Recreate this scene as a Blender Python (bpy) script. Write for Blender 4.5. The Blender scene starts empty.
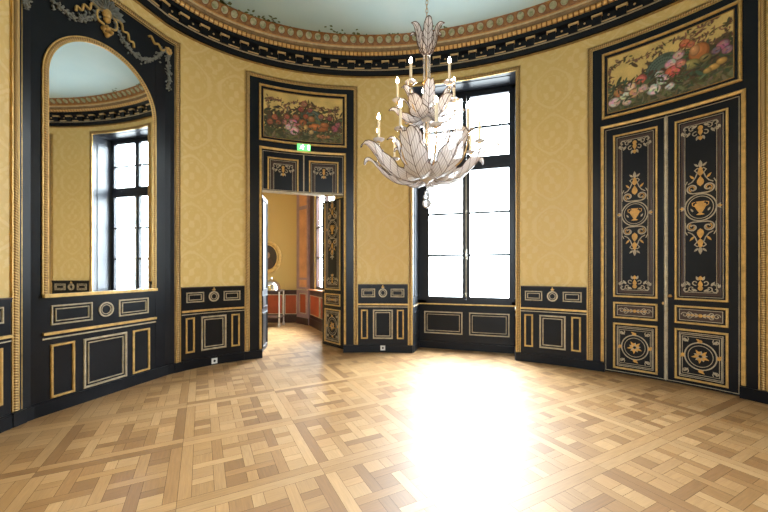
import bpy, bmesh, math, random
from math import sin, cos, pi, hypot, radians
import numpy as np
from mathutils import Vector
random.seed(7)
SC = bpy.context.scene
COL = SC.collection

# ---------------------------------------------------------------- plan of the oval room
# X runs along the long axis, Y towards the window, Z up; metres.
A_, B_ = 4.05, 2.715

def catmull(P, n=24):
    out = []
    for i in range(1, len(P) - 2):
        p0, p1, p2, p3 = [np.array(q, float) for q in P[i - 1:i + 3]]
        for k in range(n):
            t = k / n
            out.append(.5 * ((2 * p1) + (-p0 + p2) * t + (2 * p0 - 5 * p1 + 4 * p2 - p3) * t * t + (-p0 + 3 * p1 - 3 * p2 + p3) * t ** 3))
    return out

def half_plan():
    t1 = math.acos(.30 / B_)
    pts = [np.array((A_ * sin(t), B_ * cos(t))) for t in np.linspace(0, t1, 90)]
    e = pts[-1]
    st = [e + np.array((-.0209, -1.0)) * k for k in np.linspace(.05, 1.55, 16)]
    pts += st
    q = [st[-3], st[-1], (3.80, -1.75), (3.35, -2.2), (2.5, -2.55), (1.7, -2.68), (1.1, -2.72), (.6, -2.73)]
    pts += catmull(q)[1:]
    pts.append(np.array((1.1, -2.72)))
    return np.array(pts)

HF = half_plan()
SF = np.r_[0, np.cumsum(np.hypot(*np.diff(HF, axis=0).T))]
END = SF[-1]
PER = 2 * END + 2.2
PL = np.r_[[(1.1, -2.72)], (HF * [-1, 1])[::-1], HF[1:], [(-1.1, -2.72)]]
SL = np.r_[-END - 2.2, -SF[::-1], SF[1:], END + 2.2]
TX = np.gradient(PL[:, 0], SL); TY = np.gradient(PL[:, 1], SL)
# inner plan as a closed polygon
ROOM = [tuple(p) for p in (HF * [-1, 1])[::-1]] + [tuple(p) for p in HF[1:]]

def W(s, z, d=0.0):
    """point on the wall: s metres along it from the window axis, height z, d metres into the room"""
    x = np.interp(s, SL, PL[:, 0]); y = np.interp(s, SL, PL[:, 1])
    tx = np.interp(s, SL, TX); ty = np.interp(s, SL, TY)
    l = hypot(tx, ty) or 1
    return (x + d * ty / l, y - d * tx / l, z)   # inward is to the right of the direction of travel

def flat(p, q):
    """mapping for a flat upright face: a from p towards q, b up, d to the right of p>q"""
    l = hypot(q[0] - p[0], q[1] - p[1]); t = ((q[0] - p[0]) / l, (q[1] - p[1]) / l)
    return lambda a, b, d=0.0: (p[0] + a * t[0] + d * t[1], p[1] + a * t[1] - d * t[0], b)

PHI = -0.304
def w2r(X, Y):
    X -= .6345; Y -= 3.4455
    return (X * cos(PHI) + Y * sin(PHI), -X * sin(PHI) + Y * cos(PHI))

# ---------------------------------------------------------------- mesh helpers
class MB:
    def __init__(self):
        self.v = []; self.f = []; self.m = []; self.uv = []; self.c = []
    def face(self, pts, uv=None, m=0, c=None):
        n = len(self.v); self.v += [tuple(map(float, p)) for p in pts]
        self.f.append(tuple(range(n, n + len(pts)))); self.m.append(m)
        self.uv.append(uv or [(0, 0)] * len(pts)); self.c.append(c)
    def grid(self, rows, uvrows=None, m=0, close=False, c=None):
        """rows of points; shared vertices"""
        nr, nc = len(rows), len(rows[0]); b = len(self.v)
        for r in rows: self.v += [tuple(map(float, p)) for p in r]
        for i in range(nr - 1):
            for j in range(nc if close else nc - 1):
                k = (j + 1) % nc
                self.f.append((b + i * nc + j, b + i * nc + k, b + (i + 1) * nc + k, b + (i + 1) * nc + j))
                self.m.append(m); self.c.append(c)
                if uvrows:
                    self.uv.append([uvrows[i][j], uvrows[i][k if k else -1], uvrows[i + 1][k if k else -1], uvrows[i + 1][j]])
                else: self.uv.append([(0, 0)] * 4)
    def poly(self, idx_pts, m=0, c=None):
        self.face(idx_pts, None, m, c)
    def build(self, name, mats, parent=None, smooth=None, weld=True, normals=True):
        me = bpy.data.meshes.new(name)
        me.from_pydata(self.v, [], self.f)
        for mt in (mats if isinstance(mats, (list, tuple)) else [mats]): me.materials.append(mt)
        me.polygons.foreach_set('material_index', self.m)
        ul = me.uv_layers.new(name='UVMap')
        flatuv = [x for f in self.uv for p in f for x in p]
        ul.data.foreach_set('uv', flatuv)
        if any(c is not None for c in self.c):
            ca = me.color_attributes.new('Tone', 'FLOAT_COLOR', 'CORNER')
            vals = []
            for f, c in zip(self.f, self.c):
                c = c or (1, 1, 1)
                for _ in f: vals += [c[0], c[1], c[2], 1.0]
            ca.data.foreach_set('color', vals)
        if weld or normals:
            bm = bmesh.new(); bm.from_mesh(me)
            if weld: bmesh.ops.remove_doubles(bm, verts=bm.verts, dist=1e-5)
            if normals: bmesh.ops.recalc_face_normals(bm, faces=bm.faces)
            bm.to_mesh(me); bm.free()
        if smooth is not None:
            me.shade_smooth()
            if smooth < 179: me.set_sharp_from_angle(angle=radians(smooth))
        me.update()
        o = bpy.data.objects.new(name, me); COL.objects.link(o)
        if parent: o.parent = parent
        return o

def subdiv_path(path, step, closed):
    out = []
    n = len(path)
    for i in range(n if closed else n - 1):
        p, q = path[i], path[(i + 1) % n]
        k = max(1, int(math.ceil(abs(q[0] - p[0]) / step)))
        for j in range(k): out.append((p[0] + (q[0] - p[0]) * j / k, p[1] + (q[1] - p[1]) * j / k))
    if not closed: out.append(path[-1])
    return out

def sweep(mb, M, path, prof, closed=False, m=0, step=.10, cap=True):
    """sweep a profile [(across, height)] along a path in the wall's own (a, b) coordinates"""
    P = subdiv_path(path, step, closed); n = len(P)
    rows = []; uvs = []; L = 0
    pl = [0]
    for i in range(1, len(prof)): pl.append(pl[-1] + hypot(prof[i][0] - prof[i - 1][0], prof[i][1] - prof[i - 1][1]))
    for i in range(n):
        a = P[i - 1] if (i > 0 or closed) else None
        b = P[(i + 1) % n] if (i < n - 1 or closed) else None
        def nrm(p, q):
            l = hypot(q[0] - p[0], q[1] - p[1]) or 1e-9
            return (-(q[1] - p[1]) / l, (q[0] - p[0]) / l)
        if a is None: nx, nz = nrm(P[i], b); k = 1
        elif b is None: nx, nz = nrm(a, P[i]); k = 1
        else:
            n1, n2 = nrm(a, P[i]), nrm(P[i], b)
            nx, nz = n1[0] + n2[0], n1[1] + n2[1]; l = hypot(nx, nz) or 1e-9; nx /= l; nz /= l
            k = 1 / max(.35, nx * n1[0] + nz * n1[1])
        if i > 0: L += hypot(P[i][0] - P[i - 1][0], P[i][1] - P[i - 1][1])
        rows.append([M(P[i][0] + nx * o * k, P[i][1] + nz * o * k, hh) for o, hh in prof])
        uvs.append([(L, q) for q in pl])
    if closed:
        rows.append(rows[0]); L += hypot(P[0][0] - P[-1][0], P[0][1] - P[-1][1]); uvs.append([(L, q) for q in pl])
    mb.grid(rows, uvs, m)
    if not closed and cap and len(prof) > 2:
        mb.face(rows[0], None, m); mb.face(rows[-1], None, m)

def rect(a0, a1, b0, b1):
    return [(a0, b0), (a0, b1), (a1, b1), (a1, b0)]          # clockwise: 'across' positive = outwards... inwards handled by sign

def moulding(mb, M, a0, a1, b0, b1, w, d0, d1, m=0, step=.10):
    """mitred rectangular picture-moulding whose outer edge is the rectangle"""
    e = w * .28
    prof = [(0, d0), (0, d0 + (d1 - d0) * .6), (-e, d1), (-(w - e), d1), (-w, d0 + (d1 - d0) * .5), (-w, d0)]
    sweep(mb, M, rect(a0, a1, b0, b1), prof, True, m, step)

def line(mb, M, pts, w, d0, d1, m=0, closed=False, step=.2):
    sweep(mb, M, pts, [(w / 2, d0), (w / 2, d1), (-w / 2, d1), (-w / 2, d0)], closed, m, step)

def slab(mb, M, a0, a1, b0, b1, d0, d1, m=0, step=.10, uvz=True):
    k = max(1, int(math.ceil((a1 - a0) / step)))
    A = [a0 + (a1 - a0) * i / k for i in range(k + 1)]
    ring = [(b0, d0), (b0, d1), (b1, d1), (b1, d0)]
    rows = [[M(a, b, d) for b, d in ring] for a in A]
    uv = [[(a, b) for b, d in ring] + [(a, b0)] for a in A]
    mb.grid(rows, uv, m, close=True)
    mb.face(rows[0], [(A[0], b) for b, d in ring], m); mb.face(rows[-1], [(A[-1], b) for b, d in ring], m)

def shape(mb, M, pts, d0, d1, m=0):
    """flat raised shape with a rim (convex-ish outline)"""
    n = len(pts)
    top = [M(a, b, d1) for a, b in pts]; bot = [M(a, b, d0) for a, b in pts]
    mb.face(top, None, m)
    for i in range(n): mb.face([top[i], top[(i + 1) % n], bot[(i + 1) % n], bot[i]], None, m)

def ell(ca, cb, ra, rb, n=28, a0=0):
    return [(ca + ra * cos(a0 + 2 * pi * i / n), cb + rb * sin(a0 + 2 * pi * i / n)) for i in range(n)]

def dome(mb, M, ca, cb, ra, rb, d0, hgt, m=0, n=10, r=3, ang=0):
    rows = []
    for j in range(r + 1):
        q = (pi / 2) * j / r
        row = []
        for i in range(n):
            x = ra * cos(q) * cos(2 * pi * i / n); y = rb * cos(q) * sin(2 * pi * i / n)
            row.append(M(ca + x * cos(ang) - y * sin(ang), cb + x * sin(ang) + y * cos(ang), d0 + hgt * sin(q)))
        rows.append(row)
    mb.grid(rows, None, m, close=True)

def petal(ca, cb, l, w, ang, n=5):
    up = [(l * i / n, w * sin(pi * (i / n) ** .8)) for i in range(n + 1)]
    pts = up + [(x, -y) for x, y in up[-2:0:-1]]
    return [(ca + x * cos(ang) - y * sin(ang), cb + x * sin(ang) + y * cos(ang)) for x, y in pts]

def spiral(ca, cb, r0, r1, t0, t1, n=22):
    return [(ca + (r0 + (r1 - r0) * i / n) * cos(t0 + (t1 - t0) * i / n), cb + (r0 + (r1 - r0) * i / n) * sin(t0 + (t1 - t0) * i / n)) for i in range(n + 1)]

def tube(mb, pts, r, n=8, m=0, taper=None, closed=False):
    """tube in space; r number or list"""
    P = [Vector(p) for p in pts]; k = len(P)
    R = r if isinstance(r, (list, tuple)) else [r] * k
    up = Vector((0, 0, 1)); rows = []
    prev = None
    for i in range(k):
        if closed: t = P[(i + 1) % k] - P[i - 1]
        else: t = P[min(i + 1, k - 1)] - P[max(i - 1, 0)]
        t.normalize()
        if prev is None:
            x = t.cross(up)
            if x.length < 1e-3: x = t.cross(Vector((1, 0, 0)))
        else: x = prev - t * prev.dot(t)
        x.normalize(); y = t.cross(x); prev = x
        rows.append([P[i] + (x * cos(2 * pi * j / n) + y * sin(2 * pi * j / n)) * R[i] for j in range(n)])
    if closed: rows.append(rows[0])
    mb.grid(rows, None, m, close=True)
    if not closed:
        mb.face(rows[0], None, m); mb.face(rows[-1], None, m)

def lathe(mb, prof, n=16, cx=0, cy=0, m=0):
    rows = [[(cx + r * cos(2 * pi * j / n), cy + r * sin(2 * pi * j / n), z) for j in range(n)] for r, z in prof]
    mb.grid(rows, None, m, close=True)
    if prof[0][0] > 1e-4: mb.face(rows[0], None, m)
    if prof[-1][0] > 1e-4: mb.face(rows[-1], None, m)

def box(mb, x0, x1, y0, y1, z0, z1, m=0):
    q = [(x0, y0), (x1, y0), (x1, y1), (x0, y1)]
    bo = [(x, y, z0) for x, y in q]; to = [(x, y, z1) for x, y in q]
    mb.face(bo, None, m); mb.face(to, None, m)
    for i in range(4): mb.face([bo[i], bo[(i + 1) % 4], to[(i + 1) % 4], to[i]], None, m)

def empty(name, loc=(0, 0, 0)):
    o = bpy.data.objects.new(name, None); o.location = loc; COL.objects.link(o)
    o.empty_display_size = .1
    return o

def tag(o, label=None, cat=None, group=None, kind=None):
    if label: o['label'] = label
    if cat: o['category'] = cat
    if group: o['group'] = group
    if kind: o['kind'] = kind
    return o

def struct(o, label, cat): return tag(o, label, cat, None, 'structure')

# ---------------------------------------------------------------- materials
def mat(name, col=(.5, .5, .5), rough=.5, metal=0.0, spec=.5, **kw):
    m = bpy.data.materials.new(name); m.use_nodes = True
    b = m.node_tree.nodes['Principled BSDF']
    b.inputs['Base Color'].default_value = (*col, 1); b.inputs['Roughness'].default_value = rough
    b.inputs['Metallic'].default_value = metal; b.inputs['Specular IOR Level'].default_value = spec
    for k, v in kw.items(): b.inputs[k].default_value = v
    return m

class NT:
    """tiny node-tree builder"""
    def __init__(s, m): s.t = m.node_tree; s.b = s.t.nodes.get('Principled BSDF')
    def n(s, typ, **kw):
        o = s.t.nodes.new(typ)
        for k, v in kw.items(): setattr(o, k, v)
        return o
    def l(s, a, b): s.t.links.new(a, b)
    def math(s, op, a, b=None, c=None):
        o = s.n('ShaderNodeMath', operation=op)
        for i, x in enumerate((a, b, c)):
            if x is None: continue
            if isinstance(x, (int, float)): o.inputs[i].default_value = x
            else: s.l(x, o.inputs[i])
        return o.outputs[0]
    def mix(s, f, a, b):
        o = s.n('ShaderNodeMix', data_type='RGBA')
        for sock, x in ((o.inputs[0], f), (o.inputs[6], a), (o.inputs[7], b)):
            if isinstance(x, (int, float)): sock.default_value = x
            elif isinstance(x, tuple): sock.default_value = (*x, 1)
            else: s.l(x, sock)
        return o.outputs[2]
    def ramp(s, f, stops):
        o = s.n('ShaderNodeValToRGB'); s.l(f, o.inputs[0])
        e = o.color_ramp.elements
        while len(e) < len(stops): e.new(.5)
        for k, (p, c) in enumerate(stops): e[k].position = p; e[k].color = (*c, 1) if len(c) == 3 else c
        return o.outputs[0]
    def uv(s): return s.n('ShaderNodeUVMap').outputs[0]
    def obj(s): return s.n('ShaderNodeTexCoord').outputs['Object']
    def sep(s, v):
        o = s.n('ShaderNodeSeparateXYZ'); s.l(v, o.inputs[0]); return o.outputs
    def noise(s, v, scale, detail=3, rough=.5):
        o = s.n('ShaderNodeTexNoise'); s.l(v, o.inputs['Vector'])
        o.inputs['Scale'].default_value = scale; o.inputs['Detail'].default_value = detail; o.inputs['Roughness'].default_value = rough
        return o.outputs[0]
    def mapping(s, v, scale):
        o = s.n('ShaderNodeMapping'); s.l(v, o.inputs[0]); o.inputs['Scale'].default_value = scale; return o.outputs[0]
    def bump(s, hgt, strength=.3, dist=.01):
        o = s.n('ShaderNodeBump'); s.l(hgt, o.inputs['Height']); o.inputs['Strength'].default_value = strength; o.inputs['Distance'].default_value = dist
        s.l(o.outputs[0], s.b.inputs['Normal'])

def m_lacquer(name, col, rough=.32, spec=.4):
    m = mat(name, col, rough, spec=spec); t = NT(m)
    nz = t.noise(t.obj(), 2.2, 4, .6)
    t.l(t.ramp(nz, [(.3, tuple(c * .8 for c in col)), (.7, tuple(c * 1.3 for c in col))]), t.b.inputs['Base Color'])
    t.l(t.math('MULTIPLY_ADD', nz, .16, rough - .08), t.b.inputs['Roughness'])
    t.bump(t.noise(t.obj(), 9, 3), .05, .01)
    return m

def m_rope(name, dark, light):
    m = mat(name, light, .42, .55); t = NT(m)
    x = t.sep(t.uv())
    ph = t.math('ADD', t.math('MULTIPLY', x[0], 2 * pi / .026), t.math('MULTIPLY', x[1], 40))
    w = t.math('MULTIPLY_ADD', t.math('SINE', ph), .5, .5)
    nz = t.noise(t.obj(), 30, 2)
    t.l(t.mix(t.math('MULTIPLY_ADD', nz, .4, t.math('MULTIPLY', w, .7)), dark, light), t.b.inputs['Base Color'])
    t.bump(w, .6, .006)
    return m

def m_gilt(name, col, metal=.6, rough=.38):
    m = mat(name, col, rough, metal); t = NT(m)
    nz = t.noise(t.obj(), 14, 4, .65)
    t.l(t.ramp(nz, [(.3, tuple(c * .62 for c in col)), (.62, col)]), t.b.inputs['Base Color'])
    return m

def m_damask():
    base, hi = (.66, .475, .175), (.77, .62, .33)
    m = mat('yellow_silk_damask', base, .5, spec=.35); t = NT(m)
    x = t.sep(t.uv())
    p = t.math('DIVIDE', x[0], .67); q = t.math('DIVIDE', x[1], .73)
    def C(v, k, ph=0.0): return t.math('COSINE', t.math('MULTIPLY_ADD', v, 2 * pi * k, ph))
    nz = t.noise(t.uv(), 26, 3, .6)
    F = t.math('ADD', C(p, 1), C(q, 1))
    F2 = t.math('ADD', F, t.math('MULTIPLY', C(q, 2), -.28))
    aF = t.math('ABSOLUTE', F2)
    def band(v, lo, hi_):        # soft step
        o = t.n('ShaderNodeMapRange'); o.clamp = True; t.l(v, o.inputs[0])
        o.inputs[1].default_value = lo; o.inputs[2].default_value = hi_
        return o.outputs[0]
    nf = t.math('MULTIPLY_ADD', nz, .5, -.25)
    trellis = t.math('SUBTRACT', 1.0, band(t.math('ADD', aF, nf), .16, .26))
    inner = band(t.math('ADD', aF, t.math('MULTIPLY', nf, 1.6)), 1.02, 1.12)
    nz2 = t.noise(t.uv(), 15, 4, .65)
    petals = band(t.math('ADD', t.math('MULTIPLY', t.math('MULTIPLY', C(p, 4), C(q, 3)), .35), nz2), .50, .60)
    motif = t.math('MULTIPLY', inner, petals)
    leaf = t.math('MULTIPLY', band(t.math('ADD', t.math('MULTIPLY', t.math('MULTIPLY', C(p, 7), C(q, 6, 1.0)), .25), nz2), .52, .62),
                  t.math('MULTIPLY', band(aF, .32, .42), t.math('SUBTRACT', 1.0, band(aF, .8, .9))))
    pat = t.math('MAXIMUM', t.math('MAXIMUM', trellis, motif), t.math('MULTIPLY', leaf, .7))
    big = t.noise(t.uv(), 1.3, 3, .5)
    fac = t.math('MULTIPLY', pat, t.math('MULTIPLY_ADD', big, .9, -.02))
    th = t.n('ShaderNodeTexWave', wave_type='BANDS', bands_direction='Y'); t.l(t.uv(), th.inputs[0]); th.inputs['Scale'].default_value = 160
    col = t.mix(fac, base, hi)
    col = t.mix(t.math('MULTIPLY', big, .25), col, (.60, .42, .145))
    t.l(col, t.b.inputs['Base Color'])
    t.l(t.math('MULTIPLY_ADD', pat, .14, .42), t.b.inputs['Roughness'])
    t.b.inputs['Sheen Weight'].default_value = .15
    t.bump(t.math('ADD', pat, t.math('MULTIPLY', th.outputs[0], .3)), .12, .004)
    return m

def m_floor():
    m = mat('oak_parquet', (.36, .2, .09), .22, spec=.7); t = NT(m)
    tone = t.n('ShaderNodeVertexColor', layer_name='Tone').outputs[0]
    uvm = t.mapping(t.uv(), (3.0, 45, 1)); g = t.noise(uvm, 1.6, 5, .62)
    g2 = t.noise(t.mapping(t.uv(), (9, 160, 1)), 1.2, 3, .6)
    shade = t.math('ADD', t.math('MULTIPLY_ADD', g, .6, .70), t.math('MULTIPLY_ADD', g2, .3, -.15))
    mul = t.n('ShaderNodeMix', data_type='RGBA', blend_type='MULTIPLY'); mul.inputs[0].default_value = 1
    t.l(tone, mul.inputs[6])
    cmb = t.n('ShaderNodeCombineColor'); [t.l(shade, cmb.inputs[i]) for i in range(3)]
    t.l(cmb.outputs[0], mul.inputs[7])
    t.l(mul.outputs[2], t.b.inputs['Base Color'])
    nz = t.noise(t.obj(), 1.7, 4, .6)
    t.l(t.math('ADD', t.math('MULTIPLY_ADD', nz, .20, .36), t.math('MULTIPLY', g, .08)), t.b.inputs['Roughness'])
    t.bump(t.math('ADD', t.math('MULTIPLY', g2, .4), t.math('MULTIPLY', t.noise(t.obj(), 5, 2), 1.5)), .10, .004)
    return m

def m_tone(name, rough=.6, spec=.3):
    m = mat(name, (.5, .5, .5), rough, spec=spec); t = NT(m)
    tone = t.n('ShaderNodeVertexColor', layer_name='Tone').outputs[0]
    nz = t.noise(t.obj(), 60, 3, .6)
    t.l(t.mix(t.math('MULTIPLY_ADD', nz, .3, -.08), tone, (.06, .045, .03)), t.b.inputs['Base Color'])
    return m

def m_sky():
    m = mat('painted_sky', (.5, .64, .64), .8, spec=.2); t = NT(m)
    n1 = t.noise(t.obj(), .55, 5, .55)
    t.l(t.ramp(n1, [(.32, (.36, .50, .54)), (.55, (.41, .54, .56)), (.75, (.49, .58, .58))]), t.b.inputs['Base Color'])
    return m

def m_band():
    """painted frieze of pale green discs on red brown, under the ceiling"""
    m = mat('painted_disc_frieze', (.25, .1, .03), .55); t = NT(m)
    x = t.sep(t.uv())
    a = t.math('SUBTRACT', t.math('FRACT', t.math('DIVIDE', x[0], .162)), .5)
    a = t.math('MULTIPLY', a, .162)
    b = t.math('SUBTRACT', x[1], .104)
    r = t.math('SQRT', t.math('ADD', t.math('MULTIPLY', a, a), t.math('MULTIPLY', b, b)))
    disc = t.math('LESS_THAN', r, .055); ring = t.math('LESS_THAN', r, .068)
    nz = t.noise(t.obj(), 16, 3, .6)
    ground = t.ramp(nz, [(.3, (.13, .05, .015)), (.55, (.24, .11, .03)), (.75, (.36, .21, .07))])
    dcol = t.ramp(nz, [(.35, (.16, .20, .10)), (.5, (.30, .33, .22)), (.65, (.40, .40, .29))])
    edge = t.math('GREATER_THAN', t.math('ABSOLUTE', b), .088)
    col = t.mix(ring, ground, (.17, .06, .02)); col = t.mix(disc, col, dcol)
    col = t.mix(edge, col, (.42, .22, .06))
    t.l(col, t.b.inputs['Base Color'])
    return m

def m_egg():
    m = mat('gilded_egg_moulding', (.6, .36, .11), .38, .55); t = NT(m)
    x = t.sep(t.uv())
    w = t.math('ABSOLUTE', t.math('SINE', t.math('MULTIPLY', x[0], pi / .075)))
    nz = t.noise(t.obj(), 20, 3)
    f = t.math('GREATER_THAN', t.math('MULTIPLY_ADD', nz, .3, w), .52)
    t.l(t.mix(f, (.30, .14, .045), (.72, .48, .20)), t.b.inputs['Base Color'])
    t.bump(w, .6, .02)
    return m

def m_glass():
    m = bpy.data.materials.new('window_glass'); m.use_nodes = True; t = m.node_tree
    t.nodes.clear()
    o = t.nodes.new('ShaderNodeOutputMaterial'); mx = t.nodes.new('ShaderNodeMixShader')
    tr = t.nodes.new('ShaderNodeBsdfTransparent'); gl = t.nodes.new('ShaderNodeBsdfGlossy')
    gl.inputs['Roughness'].default_value = .02
    ge = t.nodes.new('ShaderNodeNewGeometry'); dt = t.nodes.new('ShaderNodeVectorMath'); dt.operation = 'DOT_PRODUCT'
    t.links.new(ge.outputs['Normal'], dt.inputs[0]); t.links.new(ge.outputs['Incoming'], dt.inputs[1])
    def mt(op, a, b):
        o_ = t.nodes.new('ShaderNodeMath'); o_.operation = op
        for i_, x in enumerate((a, b)):
            if isinstance(x, (int, float)): o_.inputs[i_].default_value = x
            else: t.links.new(x, o_.inputs[i_])
        return o_.outputs[0]
    fz = mt('MULTIPLY', mt('POWER', mt('SUBTRACT', 1.0, mt('ABSOLUTE', dt.outputs['Value'], 0)), 5.0), .96)
    fz = mt('ADD', fz, .04)
    tr.inputs[0].default_value = (.93, .96, .96, 1)
    t.links.new(fz, mx.inputs[0]); t.links.new(tr.outputs[0], mx.inputs[1]); t.links.new(gl.outputs[0], mx.inputs[2]); t.links.new(mx.outputs[0], o.inputs[0])
    return m

def m_beaded():
    """leaf of strung glass beads: rows of beads with gaps between them"""
    m = bpy.data.materials.new('beaded_glass'); m.use_nodes = True; t = NT(m); tr = t.t
    b = t.b; b.inputs['Roughness'].default_value = .18
    x = t.sep(t.uv())
    w = t.math('MULTIPLY_ADD', t.math('SINE', t.math('MULTIPLY', x[0], 2 * pi / .020)), .5, .5)
    w2 = t.math('MULTIPLY_ADD', t.math('SINE', t.math('MULTIPLY', x[1], 2 * pi / .011)), .5, .5)
    h_ = t.math('MULTIPLY', w, w2)
    t.bump(h_, .8, .004)
    t.l(t.mix(w, (.40, .37, .38), (.78, .76, .77)), b.inputs['Base Color'])
    tl = t.n('ShaderNodeBsdfTranslucent'); tl.inputs[0].default_value = (.74, .68, .68, 1)
    m1 = t.n('ShaderNodeMixShader'); m1.inputs[0].default_value = .40
    t.l(b.outputs[0], m1.inputs[1]); t.l(tl.outputs[0], m1.inputs[2])
    tp = t.n('ShaderNodeBsdfTransparent'); m2 = t.n('ShaderNodeMixShader')
    t.l(t.math('MULTIPLY_ADD', w, .06, .93), m2.inputs[0])
    t.l(tp.outputs[0], m2.inputs[1]); t.l(m1.outputs[0], m2.inputs[2])
    t.l(m2.outputs[0], tr.nodes['Material Output'].inputs[0])
    return m

def m_emit(name, col, strength):
    m = mat(name, col, .4); b = m.node_tree.nodes['Principled BSDF']
    b.inputs['Emission Color'].default_value = (*col, 1); b.inputs['Emission Strength'].default_value = strength
    return m

BLACK = m_lacquer('black_lacquer', (.0055, .0066, .0098), .32, .20)
BLACKGLOSS = m_lacquer('black_lacquer_reveal', (.018, .022, .030), .42, .6)
WINPAINT = m_lacquer('dark_window_paint', (.008, .010, .016), .35, .3)
GILT = m_gilt('gilt', (.66, .43, .15), .45, .4)
GILTDARK = m_gilt('worn_gilt', (.42, .25, .08), .5, .45)
PALE = m_gilt('pale_gold_line', (.52, .44, .31), .3, .45)
ROPE = m_rope('gilded_rope', (.15, .085, .033), (.56, .37, .15))
DAMASK = m_damask()
FLOOR = m_floor()
SKY = m_sky()
BAND = m_band()
EGG = m_egg()
GLASS = m_glass()
BEAD = m_beaded()
MIRROR = mat('silvered_mirror', (.86, .88, .88), .015, 1.0)
PAINT = m_tone('oil_paint', .55)
BROWNINLAY = mat('brown_inlay_band', (.050, .028, .022), .4, 0, .3)
IVORY = m_gilt('ivory_inlay', (.42, .35, .245), .0, .5)
OCHRE = m_gilt('ochre_inlay', (.62, .33, .07), .15, .45)
SILVER = m_gilt('silvered_leaves', (.25, .25, .225), .4, .45)
CANDLE = mat('candle_sleeve', (.62, .53, .38), .5)
FLAME = m_emit('lit_bulb', (1, .74, .46), 50)
BRASS = m_gilt('brass', (.62, .40, .17), .85, .3)
WIRE = mat('dark_wire', (.07, .035, .025), .4, .4)
CRYSTAL = mat('crystal', (.95, .93, .9), .03, 0, .8, **{'Transmission Weight': .75, 'IOR': 1.45})
WHITEP = mat('white_plastic', (.7, .7, .68), .4)
HOLE = mat('dark_hole', (.01, .01, .01), .6)
PLASTER = mat('grey_plaster', (.5, .48, .44), .8)
EXITG = m_emit('exit_green', (.10, .62, .14), .8)
EXITW = m_emit('exit_white', (.9, 1, .9), 3.0)

# ---------------------------------------------------------------- floor
def inpoly(x, y, P):
    c = False; n = len(P); j = n - 1
    for i in range(n):
        if (P[i][1] > y) != (P[j][1] > y) and x < (P[j][0] - P[i][0]) * (y - P[i][1]) / (P[j][1] - P[i][1]) + P[i][0]: c = not c
        j = i
    return c

NEXT = [w2r(*p) for p in ((-6, 9.8), (-2.42, 9.8), (-2.0, 9.37), (-.55, 6.62))]   # walls of the room beyond the open door
ROOM2 = NEXT + [W(q, 0, -.13)[:2] for q in np.arange(-2.1, -5.2, -.2)] + [(-6.6, .1)]
FLOORAREA = [[(x * 1.07, y * 1.1) for x, y in ROOM], [(-1.6, -4.6), (1.6, -4.6), (1.6, -2.4), (-1.6, -2.4)],
             [(-1.0, 2.2), (.9, 2.2), (.9, 3.4), (-1.0, 3.4)], ROOM2]

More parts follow.
